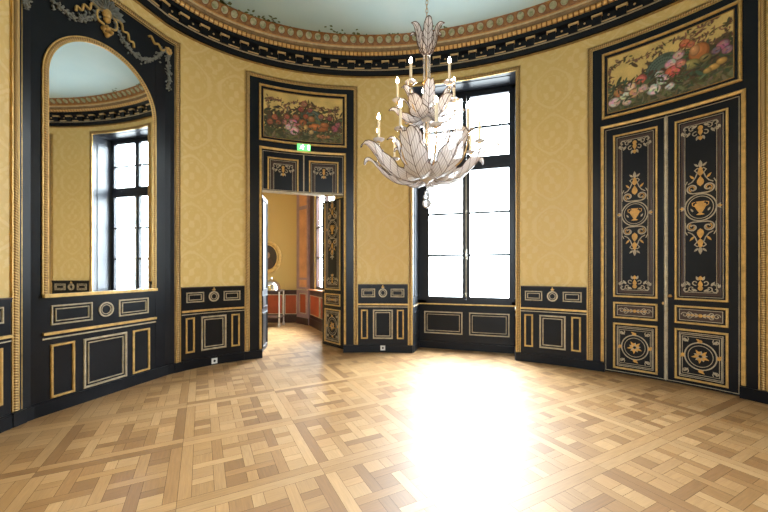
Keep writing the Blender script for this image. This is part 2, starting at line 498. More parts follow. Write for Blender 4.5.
def build_floor():
    mb = MB(); rnd = random.Random(3)
    S = .628 * 1.5; th = .4856
    ox, oy = -.869 * 1.5, 1.447 * 1.5     # a panel corner, seen from the camera's foot
    ca, sa = cos(th), sin(th)
    def P(i, j):
        X = ox + S * (i * ca - j * sa); Y = oy + S * (i * sa + j * ca)
        return w2r(X, Y)
    g = .0011 / S
    light = [(.385, .228, .098), (.36, .206, .084), (.33, .184, .071), (.28, .148, .054), (.415, .25, .11), (.235, .12, .043), (.37, .21, .086)]
    def plank(i0, i1, j0, j1, along):
        c = rnd.choice(light); k = rnd.uniform(.92, 1.08); c = tuple(x * k for x in c)
        i0 += g; i1 -= g; j0 += g; j1 -= g
        q = [P(i0, j0), P(i1, j0), P(i1, j1), P(i0, j1)]
        u0, v0 = rnd.uniform(0, 50), rnd.uniform(0, 50); L, Wd = (i1 - i0) * S, (j1 - j0) * S
        if along == 'i': uv = [(u0, v0), (u0 + L, v0), (u0 + L, v0 + Wd), (u0, v0 + Wd)]
        else: uv = [(u0, v0), (u0, v0 + L), (u0 + Wd, v0 + L), (u0 + Wd, v0)]
        mb.face([(x, y, 0) for x, y in q], uv, 0, c)
    fr = .082 / S * 1.0
    q = (1 - 2 * fr) ; st = .098; sq = (q - 3 * st * q) / 4
    st *= q
    for i in range(-9, 10):
        for j in range(-5, 10):
            x, y = P(i + .5, j + .5)
            if not any(inpoly(x, y, A) or any(inpoly(*P(i + a, j + b), A) for a in (0, 1) for b in (0, 1)) for A in FLOORAREA): continue
            # frame, pinwheel lapped
            plank(i, i + 1, j, j + fr, 'i'); plank(i, i + 1, j + 1 - fr, j + 1, 'i')
            plank(i, i + fr, j + fr, j + 1 - fr, 'j'); plank(i + 1 - fr, i + 1, j + fr, j + 1 - fr, 'j')
            e = [fr]
            for k in range(7): e.append(e[-1] + (sq if k % 2 == 0 else st))
            e[-1] = 1 - fr
            E = lambda k, b: b + e[k]
            for a in range(0, 7, 2):
                for b in range(0, 7, 2):
                    plank(E(a, i), E(a + 1, i), E(b, j), E(b + 1, j), 'i' if (a // 2 + b // 2) % 2 else 'j')
            over = lambda a, b: (a + b) % 2 == 0      # strip running along j lies over
            for a in range(3):
                for b in range(3):
                    ka, kb = 2 * a + 1, 2 * b + 1
                    if over(a, b): plank(E(ka, i), E(ka + 1, i), E(kb - 1, j), E(kb + 2, j), 'j')
                    else: plank(E(ka - 1, i), E(ka + 2, i), E(kb, j), E(kb + 1, j), 'i')
            for a in range(3):     # the short ends at the frame
                if not over(a, 0): plank(E(2 * a + 1, i), E(2 * a + 2, i), E(0, j), E(1, j), 'j')
                if not over(a, 2): plank(E(2 * a + 1, i), E(2 * a + 2, i), E(6, j), E(7, j), 'j')
                if over(0, a): plank(E(0, i), E(1, i), E(2 * a + 1, j), E(2 * a + 2, j), 'i')
                if over(2, a): plank(E(6, i), E(7, i), E(2 * a + 1, j), E(2 * a + 2, j), 'i')
    for A in FLOORAREA: mb.face([(x, y, -.004) for x, y in A], None, 1)
    o = mb.build('floor', [FLOOR, mat('dark_joint', (.07, .035, .015), .7)], None, weld=False, normals=False)
    struct(o, 'polished oak parquet floor of woven square panels', 'floor')
build_floor()

# ---------------------------------------------------------------- walls
T_ = .15; TOP = 5.65
D1 = (-3.615, -2.215); D2 = (2.045, 3.445); NI = (-.955, .80); HEAD = 2.87; NTOP = 4.80
BACKS = END - .45       # where the rear recess starts on either side

def wall(name, pieces, label):
    mb = MB()
    for s0, s1, z0, z1 in pieces: slab(mb, W, s0, s1, z0, z1, -T_, 0, 0, .08)
    return struct(mb.build(name, DAMASK, None, smooth=40), label, 'wall')
wall('wall_left', [(-BACKS, D1[0], 0, TOP)], 'yellow damask wall left of the open door, curving round the mirror')
wall('wall_far', [(D1[0], D1[1], 3.61, TOP), (D1[1], NI[0], 0, TOP), (NI[0], NI[1], NTOP, TOP)], 'yellow damask wall between the open door and the window')
wall('wall_right', [(NI[1], D2[0], 0, TOP), (D2[0], D2[1], 3.62, TOP), (D2[1], BACKS, 0, TOP)], 'yellow damask wall right of the window')
BSH = .1  # edge of the unseen infill that narrows the added rear window
def back_wall():
    mb = MB(); bx = abs(W(BACKS, 0)[0]); by = W(BACKS, 0)[1]
    for sgn in (-1, 1): box(mb, sgn * bx if sgn > 0 else -bx - .15, bx + .15 if sgn > 0 else -bx, -4.45, by + .02, 0, TOP)
    box(mb, -bx, bx, -4.3, by - .0, 4.8, 4.95); box(mb, -bx, bx, by - .15, by, 4.8, TOP)
    for x0, x1, z0, z1 in ((-bx, -1.0, 0, 4.8), (1.0, bx, 0, 4.8), (-1.0, 1.0, 0, .95), (-1.0, 1.0, 4.5, 4.8), (-1.0, BSH, .95, 4.5)): box(mb, x0, x1, -4.45, -4.3, z0, z1)  # last piece closes part of the added window to cut its fill light
    struct(mb.build('wall_back', PLASTER), 'recess behind the camera with an added window opening, partly closed to limit fill light', 'wall')
back_wall()

def ceiling():
    mb = MB()
    mb.face([(x * 1.0, y * 1.0, 5.53) for x, y in ROOM], None, 0)
    mb.face([(x * 1.05, y * 1.06, 5.66) for x, y in ROOM], None, 0)
    mb.build('x', SKY) if False else None
    o = mb.build('ceiling', SKY); struct(o, 'ceiling painted as a pale blue sky', 'ceiling')
    # painted foliage along the rim
    rnd = random.Random(5); fb = MB()
    for s0, n, spread in ((-4.35, 16, .25), (-3.7, 26, .35), (-2.35, 16, .22), (-1.9, 8, .12), (-1.3, 7, .1), (-5.0, 8, .2), (3.2, 14, .3), (-.4, 5, .1)):
        for k in range(n):
            s = s0 + rnd.gauss(0, spread * .6); d = .34 + abs(rnd.gauss(.05, .05))
            x, y, _ = W(s, 0, d)
            M = lambda a, b, dd=0, x=x, y=y: (x + a, y + b, 5.527 - dd)
            shape(fb, M, petal(0, 0, rnd.uniform(.03, .08), rnd.uniform(.012, .028), rnd.uniform(0, 6.28)), 0, .001, 0)
    fb.build('painted_foliage', mat('painted_leaf_green', (.09, .12, .05), .7), o)
ceiling()

# ---------------------------------------------------------------- cornice
def ring(mb, prof, m=0, s0=-END - 1.1, s1=END + 1.1, step=.08, scale=1.0):
    k = int((s1 - s0) / step); rows = []; uvs = []
    L = [0]
    for i in range(1, len(prof)): L.append(L[-1] + hypot(prof[i][0] - prof[i - 1][0], prof[i][1] - prof[i - 1][1]))
    for i in range(k + 1):
        s = s0 + (s1 - s0) * i / k
        rows.append([W(s, z, d) for d, z in prof]); uvs.append([(s, q) for q in L])
    mb.grid(rows, uvs, m)

def arc(d0, z0, d1, z1, bulge, n=6):
    out = []
    for i in range(n + 1):
        t = i / n; nx, nz = -(z1 - z0), (d1 - d0)
        k = 4 * t * (1 - t) * bulge
        out.append((d0 + (d1 - d0) * t + nx * k, z0 + (z1 - z0) * t + nz * k))
    return out

cornice = empty('trim_1'); struct(cornice, 'cornice of black, gilt and painted bands under the ceiling', 'cornice')
mb = MB(); ring(mb, [(0, 4.985), (.022, 4.985), (.022, 5.005), (0.0, 5.01)]); mb.build('gilt_lower_fillet', GILTDARK, cornice)
mb = MB(); ring(mb, [(0, 5.01), (.05, 5.015), (.055, 5.075), (.07, 5.085)]); ring(mb, [(.07, 5.095), (.07, 5.235), (.13, 5.25), (.14, 5.303), (0, 5.303)]); mb.build('black_fascia', BLACK, cornice)
mb = MB(); ring(mb, [(.066, 5.082), (.08, 5.084), (.08, 5.096), (.066, 5.098)]); mb.build('thin_gilt_line', PALE, cornice)
mb = MB(); ring(mb, [(.138, 5.302)] + arc(.148, 5.304, .176, 5.336, -.25) + [(.19, 5.339), (.19, 5.345), (0, 5.345)]); mb.build('gilded_egg_moulding', EGG, cornice, smooth=40)
mb = MB(); ring(mb, [(.186, 5.343), (.20, 5.346), (.20, 5.354)] + arc(.20, 5.354, .218, 5.392, .25)); mb.build('brown_gilt_cyma', m_gilt('brown_gilt', (.26, .17, .085), .2, .5), cornice, smooth=40)
mb = MB(); ring(mb, arc(.232, 5.411, .385, 5.537, .10)); mb.build('painted_disc_frieze', BAND, cornice, smooth=40)
mb = MB(); ring(mb, [(.216, 5.390), (.232, 5.392), (.236, 5.402), (.232, 5.412)]); mb.build('pale_gilt_fillet', m_gilt('cream_gilt', (.62, .50, .30), .1, .5), cornice)
# modillions, one every .29 m
def modillion(mb, s):
    slab(mb, W, s - .055, s + .055, 5.10, 5.235, .068, .105, 0)
    slab(mb, W, s - .07, s + .07, 5.205, 5.232, .068, .125, 1)
    slab(mb, W, s + .055, s + .235, 5.112, 5.128, .068, .082, 1)
    slab(mb, W, s - .045, s + .045, 5.108, 5.122, .104, .109, 0)
    dome(mb, W, s + .145, 5.19, .016, .016, .07, .012, 1, 8, 2)
n_mod = 72
for k in range(n_mod):
    s = -END - .9 + (2 * END + 2.0) * k / n_mod
    if not -7.6 < s < 4.6: continue
    mb = MB(); modillion(mb, s); mb.build('modillion', [BLACK, m_gilt('modillion_gilt', (.72, .50, .24), .2, .4) if k == 0 or 'modillion_gilt' not in bpy.data.materials else bpy.data.materials['modillion_gilt']], cornice)

# ---------------------------------------------------------------- boiserie
def rope_frame(mb, M, path, w, d0=0.012, hgt=.03, m=0, closed=False):
    n = 6
    prof = [(w / 2, d0)] + [(w / 2 * cos(pi * i / n), d0 + .008 + hgt * sin(pi * i / n)) for i in range(n + 1)] + [(-w / 2, d0)]
    sweep(mb, M, path, prof, closed, m, .08)

def up_over(a0, a1, z0, z1): return [(a0, z0), (a0, z1), (a1, z1), (a1, z0)]

def socket(M, a, z, label):
    r = empty('wall_socket', M(a, z - .045, 0)); tag(r, label, 'socket', None)
    L = r.location
    mb = MB(); m2 = lambda x, y, d=0: tuple(Vector(M(x, y, d)) - L)
    slab(mb, m2, a - .043, a + .043, z - .043, z + .043, .036, .047); mb.build('cover_plate', WHITEP, r)
    mb = MB(); shape(mb, m2, ell(a, z, .019, .019, 16), .044, .0476); mb.build('outlet_hole', HOLE, r)

def wainscot(idx, M, s0, s1, label, d=.02, low=((.06, .20), (.30, .70), (.78, .92)), sq=True, finial=True, dado=1.235, raild=.885):
    r = empty('trim_%d' % idx); struct(r, label, 'wainscot')
    w = s1 - s0; c = (s0 + s1) / 2
    mb = MB(); slab(mb, M, s0, s1, .10, dado - .02, 0, d); slab(mb, M, s0, s1, dado - .045, dado - .012, d, d + .012); mb.build('dado_board', BLACK, r)
    mb = MB(); slab(mb, M, s0, s1, .0, .125, 0, d + .018); slab(mb, M, s0, s1, .125, .14, 0, d + .010); mb.build('plinth', BLACK, r)
    mb = MB(); slab(mb, M, s0, s1, dado - .014, dado, 0, d + .02); mb.build('dado_cap', BROWNINLAY, r)
    mb = MB(); slab(mb, M, s0, s1, raild - .028, raild, d, d + .022); mb.build('dado_rail', GILT, r)
    mb = MB(); slab(mb, M, s0, s1, raild - .066, raild - .055, d, d + .008); mb.build('thin_gilt_line', PALE, r)
    for a, b in ((s0 + .07 * w, s0 + .345 * w), (s0 + .655 * w, s0 + .93 * w)):
        mb = MB(); moulding(mb, M, a, b, 1.0, 1.155, .017, d, d + .012); mb.build('upper_panel_moulding', PALE, r)
        mb = MB(); moulding(mb, M, a + .034, b - .034, 1.033, 1.122, .013, d, d + .010); mb.build('upper_panel_moulding', PALE, r)
    mb = MB(); sweep(mb, M, ell(c, 1.078, .078, .082), [(0, d), (0, d + .012), (.02, d + .012), (.02, d)], True)
    sweep(mb, M, ell(c, 1.078, .045, .048), [(0, d), (0, d + .010), (.009, d + .010), (.009, d)], True); mb.build('medallion', PALE, r)
    if finial:
        mb = MB(); dome(mb, M, c, 1.185, .028, .022, d, .02, 0); dome(mb, M, c, 1.212, .012, .016, d, .02, 0); mb.build('gilt_finial', GILT, r)
    lz0, lz1 = .245, .775
    for k, (a, b) in enumerate(low):
        a, b = s0 + a * w, s0 + b * w
        mb = MB(); moulding(mb, M, a, b, lz0, lz1, .026, d, d + .016); mb.build('panel_moulding', GILT if k != 1 else PALE, r)
        if k == 1:
            mb = MB(); moulding(mb, M, a + .045, b - .045, lz0 + .045, lz1 - .045, .016, d, d + .012); mb.build('panel_moulding', PALE, r)
    return r

# three visible bays and the two at the picture's edges
wainscot(2, W, -4.845, -3.90, 'black and gold wainscot between the mirror and the open door')
wainscot(3, W, -1.948, -1.04, 'black and gold wainscot between the open door and the window')
wainscot(4, W, .872, 1.815, 'black and gold wainscot between the window and the closed door')
wainscot(5, W, -7.75, -6.78, 'black and gold wainscot at the left edge beyond the mirror')
wainscot(6, W, 3.68, 4.6, 'black and gold wainscot right of the closed door')
socket(W, -4.37, .062, 'small white wall socket in the skirting between mirror and open door')
socket(W, -1.494, .085, 'small white wall socket in the skirting between open door and window')

def frame_fillets(mb, s0, s1, z0, z1):
    """thin pale gold edging either side of the silk"""
    slab(mb, W, s0, s0 + .014, z0, z1, 0, .012); slab(mb, W, s1 - .014, s1, z0, z1, 0, .012)
    slab(mb, W, s0, s1, z1 - .014, z1, 0, .012); slab(mb, W, s0, s1, z0, z0 + .014, 0, .012)

def surround(idx, s0, s1, D, label, rope_w=.075, ztop=4.835):
    """rope-edged black surround of a door bay with the doorway in it"""
    r = empty('trim_%d' % idx); struct(r, label, 'door surround')
    i0, i1 = s0 + rope_w, s1 - rope_w
    mb = MB()
    slab(mb, W, i0 - .02, D[0], .0, ztop - .05, 0, .014); slab(mb, W, D[1], i1 + .02, .0, ztop - .05, 0, .014)
    slab(mb, W, D[0], D[1], 3.60, ztop - .05, 0, .014); mb.build('black_panel', BLACK, r)
    mb = MB(); c = rope_w / 2
    rope_frame(mb, W, up_over(s0 + c, s1 - c, .14, ztop - c), rope_w * .62, .004, .018); mb.build('rope_moulding', ROPE, r, smooth=60)
    mb = MB()
    for o in (.006, rope_w - .006):
        sweep(mb, W, up_over(s0 + o, s1 - o, .14, ztop - o), [(.006, 0), (.006, .02), (-.006, .02), (-.006, 0)], False)
    mb.build('gilt_edge', GILT, r)
    mb = MB(); sweep(mb, W, up_over(D[0] - .03, D[1] + .03, .15, 3.585), [(.019, .01), (.019, .03), (.006, .038), (-.019, .03), (-.019, .01)], False); mb.build('gilt_moulding', GILT, r)
    mb = MB()
    for a, b in ((s0 - .01, D[0] - .0), (D[1] + .0, s1 + .01)): slab(mb, W, a, b, 0, .135, 0, .042)
    mb.build('plinth', BLACK, r)
    return r
s_l = surround(7, -3.895, -1.948, D1, 'rope edged black surround of the open door')
s_r = surround(8, 1.815, 3.67, D2, 'rope edged black surround of the closed door')

# ---------------------------------------------------------------- door leaves
def mirror_pts(p, c): return [(2 * c - a, b) for a, b in p]

def cluster_top(mb, M, c, z, k=1.0, d=.004, flip=1):
    """palmette with scrolls; flip=1 hangs downwards"""
    e = d + .003; f_ = flip
    for sg in (-1, 1):
        for (x, y, r0, r1, t0, t1) in ((.085, -.045, .042, .012, pi * .9, -pi * .9), (.145, -.03, .034, .01, pi, -pi * .7), (.05, -.12, .034, .01, pi * .6, -pi), (.155, -.105, .022, .006, pi, -pi)):
            line(mb, M, [(c + sg * a * k, z + f_ * b * k) for a, b in spiral(x, y, r0, r1, t0, t1, 14)], .011 * k, d, e, 0)
        for x, y, l, an in ((.03, -.01, .07, -.5), (.10, -.08, .07, -1.0), (.17, -.06, .05, -1.2), (.02, -.15, .06, -1.2)):
            shape(mb, M, [(c + sg * a * k, z + f_ * b * k) for a, b in petal(x, y, l, .014, an)], d, e + .0005, 0)
    for l, y in ((.09, -.06), (.06, -.15)):
        shape(mb, M, [(c + a * k, z + f_ * b * k) for a, b in petal(0, y, l, .024, -pi / 2)], d, e + .001, 1)
    shape(mb, M, ell(c, z - f_ * .05 * k, .026 * k, .03 * k, 10), d, e + .001, 1)

def scroll_pair(mb, M, c, z, flip, d=.004):
    e = d + .003
    for sg in (-1, 1):
        p = spiral(.075, .0, .062, .016, -pi * .5, pi * 1.9, 26)
        line(mb, M, [(c + sg * a, z + flip * b) for a, b in p], .015, d, e, 0)
        p = spiral(.075, .0, .040, .014, -pi * .4, pi * 1.2, 14)
        line(mb, M, [(c + sg * a, z + flip * b) for a, b in p], .009, d, e + .0004, 1)
        line(mb, M, [(c + sg * a, z + flip * b) for a, b in [(.075, -.064), (.0, -.064)]], .014, d, e, 0)
        line(mb, M, [(c + sg * a, z + flip * b) for a, b in [(.145, -.06), (.148, .05), (.125, .10)]], .010, d, e, 0)
        line(mb, M, [(c + sg * a, z + flip * b) for a, b in [(.12, .06), (.08, .085), (.05, .13), (.03, .19)]], .012, d, e, 0)
        line(mb, M, [(c + sg * a, z + flip * b) for a, b in [(.03, .19), (.055, .225), (.03, .25), (.012, .235)]], .010, d, e, 0)
        shape(mb, M, [(c + sg * a, z + flip * b) for a, b in petal(.06, .12, .07, .012, .9)], d, e + .0006, 1)
        shape(mb, M, [(c + sg * a, z + flip * b) for a, b in petal(.02, .27, .06, .012, .8)], d, e + .0006, 0)
    for y, l, w in ((.02, .13, .034), (.15, .11, .028), (.25, .10, .02)):
        shape(mb, M, [(c + a, z + flip * b) for a, b in petal(0, y, l, w, pi / 2)], d, e + .001, 1 if y < .2 else 0)
    shape(mb, M, ell(c, z + flip * .24, .02, .02, 10), d, e + .0012, 1)

def medallion(mb, M, c, z, d=.004):
    e = d + .003
    line(mb, M, ell(c, z, .150, .168, 36), .014, d, e, 0, True)
    line(mb, M, ell(c, z, .122, .140, 36), .008, d, e, 0, True)
    # vase
    v = [(-.02, -.095), (-.04, -.09), (-.012, -.07), (-.035, -.03), (-.058, .02), (-.052, .045), (-.03, .055), (-.045, .075), (.045, .075), (.03, .055), (.052, .045), (.058, .02), (.035, -.03), (.012, -.07), (.04, -.09), (.02, -.095)]
    shape(mb, M, [(c + a, z + b) for a, b in v], d, e + .001, 1)
    for sg in (-1, 1):
        line(mb, M, [(c + sg * a, z + b) for a, b in ((.05, .07), (.078, .06), (.076, .03), (.056, .015))], .008, d, e, 1)
        shape(mb, M, petal(c + sg * .155, z, .05, .016, 0 if sg > 0 else pi), d, e, 1)
        for an in (-.7, .7): shape(mb, M, petal(c + sg * .155, z, .05, .010, (0 if sg > 0 else pi) + an), d, e, 0)
        shape(mb, M, petal(c + sg * .07, z - .05, .05, .010, (pi / 2 - .5 * sg)), d, e, 0)

def rosette_panel(mb, M, c, z, hw, hh, d=.004, fine=True):
    e = d + .003
    for k, w in ((1.0, .009), (.90, .006)):
        line(mb, M, rect(c - hw * k, c + hw * k, z - hh * k, z + hh * k), w, d, e, 0, True)
    R = min(hw, hh) * .78
    ra, rb = R * 1.0, min(hh * .72, R * 1.12)
    line(mb, M, ell(c, z, ra, rb, 36), .014, d, e + .0004, 0, True)
    line(mb, M, ell(c, z, ra * .78, rb * .78, 36), .007, d, e + .0004, 0, True)
    for k in range(10):
        an = k * 2 * pi / 10 + .2
        shape(mb, M, petal(c + .015 * cos(an), z + .015 * sin(an), R * (.5 if k % 2 else .36), .014, an), d, e + .0008, k % 2)
    for k in range(5):
        an = k * 1.256 + .5
        shape(mb, M, ell(c + R * .26 * cos(an), z + R * .3 * sin(an), .016, .016, 8), d, e + .0012, 1)
    for sx in (-1, 1):
        for sy in (-1, 1):
            line(mb, M, [(c + sx * (hw * .76 - a), z + sy * (hh * .76 - b)) for a, b in spiral(0, 0, .036, .010, -pi * .25, pi * 1.6, 14)], .009, d, e, 0)
            shape(mb, M, [(c + sx * (hw * .76 - a), z + sy * (hh * .76 - b)) for a, b in petal(-.01, -.01, .06, .014, .78)], d, e, 0)
    for an, px, pz in ((0, ra * 1.12, 0), (pi, -ra * 1.12, 0), (pi / 2, 0, rb * 1.1), (-pi / 2, 0, -rb * 1.1)):
        shape(mb, M, ell(c + px, z + pz, .02, .02, 8), d, e + .001, 1)
        for q in (-.6, .6): shape(mb, M, petal(c + px, z + pz, .05, .012, an + q + pi / 2), d, e, 1)

def bar_panel(mb, M, c, z, hw, hh, d=.004):
    e = d + .003
    slab(mb, M, c - hw * .80, c + hw * .80, z - hh * .58, z + hh * .58, d, d + .0015, 2)
    line(mb, M, rect(c - hw * .80, c + hw * .80, z - hh * .58, z + hh * .58), .008, d, e, 0, True)
    for sg in (-1, 1):
        line(mb, M, [(c + sg * a, z + b) for a, b in spiral(hw * .60, 0, .035, .008, 0, 2 * pi * 1.2, 16)], .009, d, e, 0)
        line(mb, M, [(c + sg * (hw * .42 + a), z + b) for a, b in spiral(0, .02, .024, .006, pi, -pi, 10)], .008, d, e, 0)
        line(mb, M, [(c + sg * (hw * .42 + a), z - b) for a, b in spiral(0, .02, .024, .006, pi, -pi, 10)], .008, d, e, 0)
        for k in range(3):
            for q in (-.6, 0, .6): shape(mb, M, petal(c + sg * (.02 + .036 * k), z, .045, .010, (0 if sg > 0 else pi) + q), d, e + .0005, 1 if q == 0 else 0)
    shape(mb, M, ell(c, z, .022, .022, 10), d, e + .001, 1)

def leaf_panels(par, M, c, zmin=0.0, zmax=9.0, hw=.255):
    """mouldings and inlays on one door leaf around centre line c"""
    d = 0.0
    for z0, z1, nm in ((1.105, 3.445, 'tall'), (.80, 1.035, 'bar'), (.075, .735, 'low')):
        if z1 < zmin or z0 > zmax: continue
        z0c = max(z0, zmin - .5); z1c = min(z1, zmax + .5)
        cut = z0 < zmin or z1 > zmax
        a0, a1 = max(z0, zmin), min(z1, zmax)
        def fr(inset, w, hgt, mt, name):
            mb = MB()
            if cut and z0 < zmin: sweep(mb, M, up_over(c - hw + inset, c + hw - inset, zmin, z1 - inset), [(0, 0), (0, hgt * .7), (-w * .3, hgt), (-w * .7, hgt), (-w, hgt * .6), (-w, 0)], False)
            elif cut: sweep(mb, M, [(c + hw - inset, zmax), (c + hw - inset, z0 + inset), (c - hw + inset, z0 + inset), (c - hw + inset, zmax)], [(0, 0), (0, hgt * .7), (-w * .3, hgt), (-w * .7, hgt), (-w, hgt * .6), (-w, 0)], False)
            else: moulding(mb, M, c - hw + inset, c + hw - inset, z0 + inset, z1 - inset, w, 0, hgt)
            mb.build(name, mt, par)
        fr(0, .026, .016, GILT, 'panel_moulding')
        if nm == 'tall':
            fr(.044, .007, .005, PALE, 'pale_line'); fr(.064, .036, .004, BROWNINLAY, 'inlay_band'); fr(.102, .006, .005, PALE, 'pale_line')
        elif nm == 'low': fr(.045, .008, .006, PALE, 'pale_line')
    mb = MB()
    if zmax > 3.4: cluster_top(mb, M, c, 3.335, .98)
    if zmin < 1.2:
        cluster_top(mb, M, c, 1.215, .98, flip=-1)
        scroll_pair(mb, M, c, 2.53, 1); scroll_pair(mb, M, c, 2.04, -1)
        medallion(mb, M, c, 2.285)
        bar_panel(mb, M, c, .918, hw, .118)
        rosette_panel(mb, M, c, .405, hw - .060, .262)
    if mb.f: mb.build('inlaid_ornament', [IVORY, OCHRE, BROWNINLAY], par)

# closed pair on the right
door2 = empty('door_2'); struct(door2, 'closed black double door inlaid with gold arabesques', 'door')
cR = 2.745
for sg, nm in ((-1, 'left'), (1, 'right')):
    a0, a1 = (D2[0], cR - .004) if sg < 0 else (cR + .004, D2[1])
    mb = MB(); slab(mb, W, a0, a1, .012, 3.60, -.05, .0, 0, .08); lf = mb.build('door_leaf', BLACK, door2)
    leaf_panels(lf, W, cR + sg * .343)
    mb = MB(); moulding(mb, W, min(a0, a1) + .008, max(a0, a1) - .008, .03, 3.545, .008, 0, .006); mb.build('pale_line', PALE, lf)
    if sg > 0:
        mb = MB(); dome(mb, W, cR + .045, 1.15, .024, .024, .03, .03, 0, 12, 4); slab(mb, W, cR + .035, cR + .055, 1.14, 1.16, 0, .035); mb.build('knob', BRASS, lf, smooth=60)
    else:
        mb = MB(); shape(mb, W, ell(cR - .03, 1.05, .012, .02, 12), 0, .006); mb.build('keyhole_plate', BRASS, lf)
mb = MB(); slab(mb, W, cR - .009, cR + .009, .03, 3.545, 0, .014); mb.build('meeting_bead', PALE, door2)
mb = MB(); slab(mb, W, D2[0], D2[1], 0, 3.62, -.14, -.06); mb.build('door_backing', HOLE, door2)

# open door on the left: fixed heads above, leaves folded into the next room
door1 = empty('door_1'); struct(door1, 'open black double door leading to the next room', 'door')
cL = -2.915
mb = MB(); slab(mb, W, D1[0], D1[1], HEAD, 3.60, -.05, .0, 0, .08); hd = mb.build('fixed_head', BLACK, door1)
for sg in (-1, 1): leaf_panels(hd, W, cL + sg * .352, zmin=HEAD + .01, hw=.262)
mb = MB(); moulding(mb, W, D1[0] + .008, D1[1] - .008, HEAD + .01, 3.545, .008, 0, .006); slab(mb, W, cL - .01, cL + .01, HEAD, 3.54, 0, .012); mb.build('pale_line', PALE, hd)
mb = MB(); slab(mb, W, D1[0], D1[1], HEAD - .018, HEAD, -.15, .004); mb.build('lintel_edge', PALE, hd)
def open_leaf(hinge, tip, label):
    M0 = flat(hinge, tip); w = hypot(tip[0] - hinge[0], tip[1] - hinge[1])
    mb = MB(); slab(mb, M0, 0, w, .012, HEAD - .02, -.045, 0, 0); lf = mb.build('door_leaf', BLACK, door1)
    return lf, M0, w
hr, tr_ = (-2.235, 2.462), (-2.845, 2.805)
lf, M0, w = open_leaf(tr_, hr, '')          # face towards us is to the right of tip>hinge
leaf_panels(lf, M0, w / 2, zmax=HEAD - .05, hw=.262)
hl, tl_ = (-3.472, 1.70), (-3.757, 2.28)
lf2, M1, w1 = open_leaf(hl, tl_, '')
lf2['label'] = 'left leaf seen nearly edge on'
mb = MB()
for z0_, z1_ in ((1.12, 2.78), (.80, 1.03), (.09, .72)): moulding(mb, M1, .09, w1 - .09, z0_, z1_, .03, 0, .02)
mb.build('panel_moulding', BLACKGLOSS, lf2)
lf2.data.materials[0] = BLACKGLOSS
mb = MB(); dome(mb, M0, .06, 1.08, .02, .02, 0, .04, 0, 10, 3); mb.build('knob', BRASS, lf)

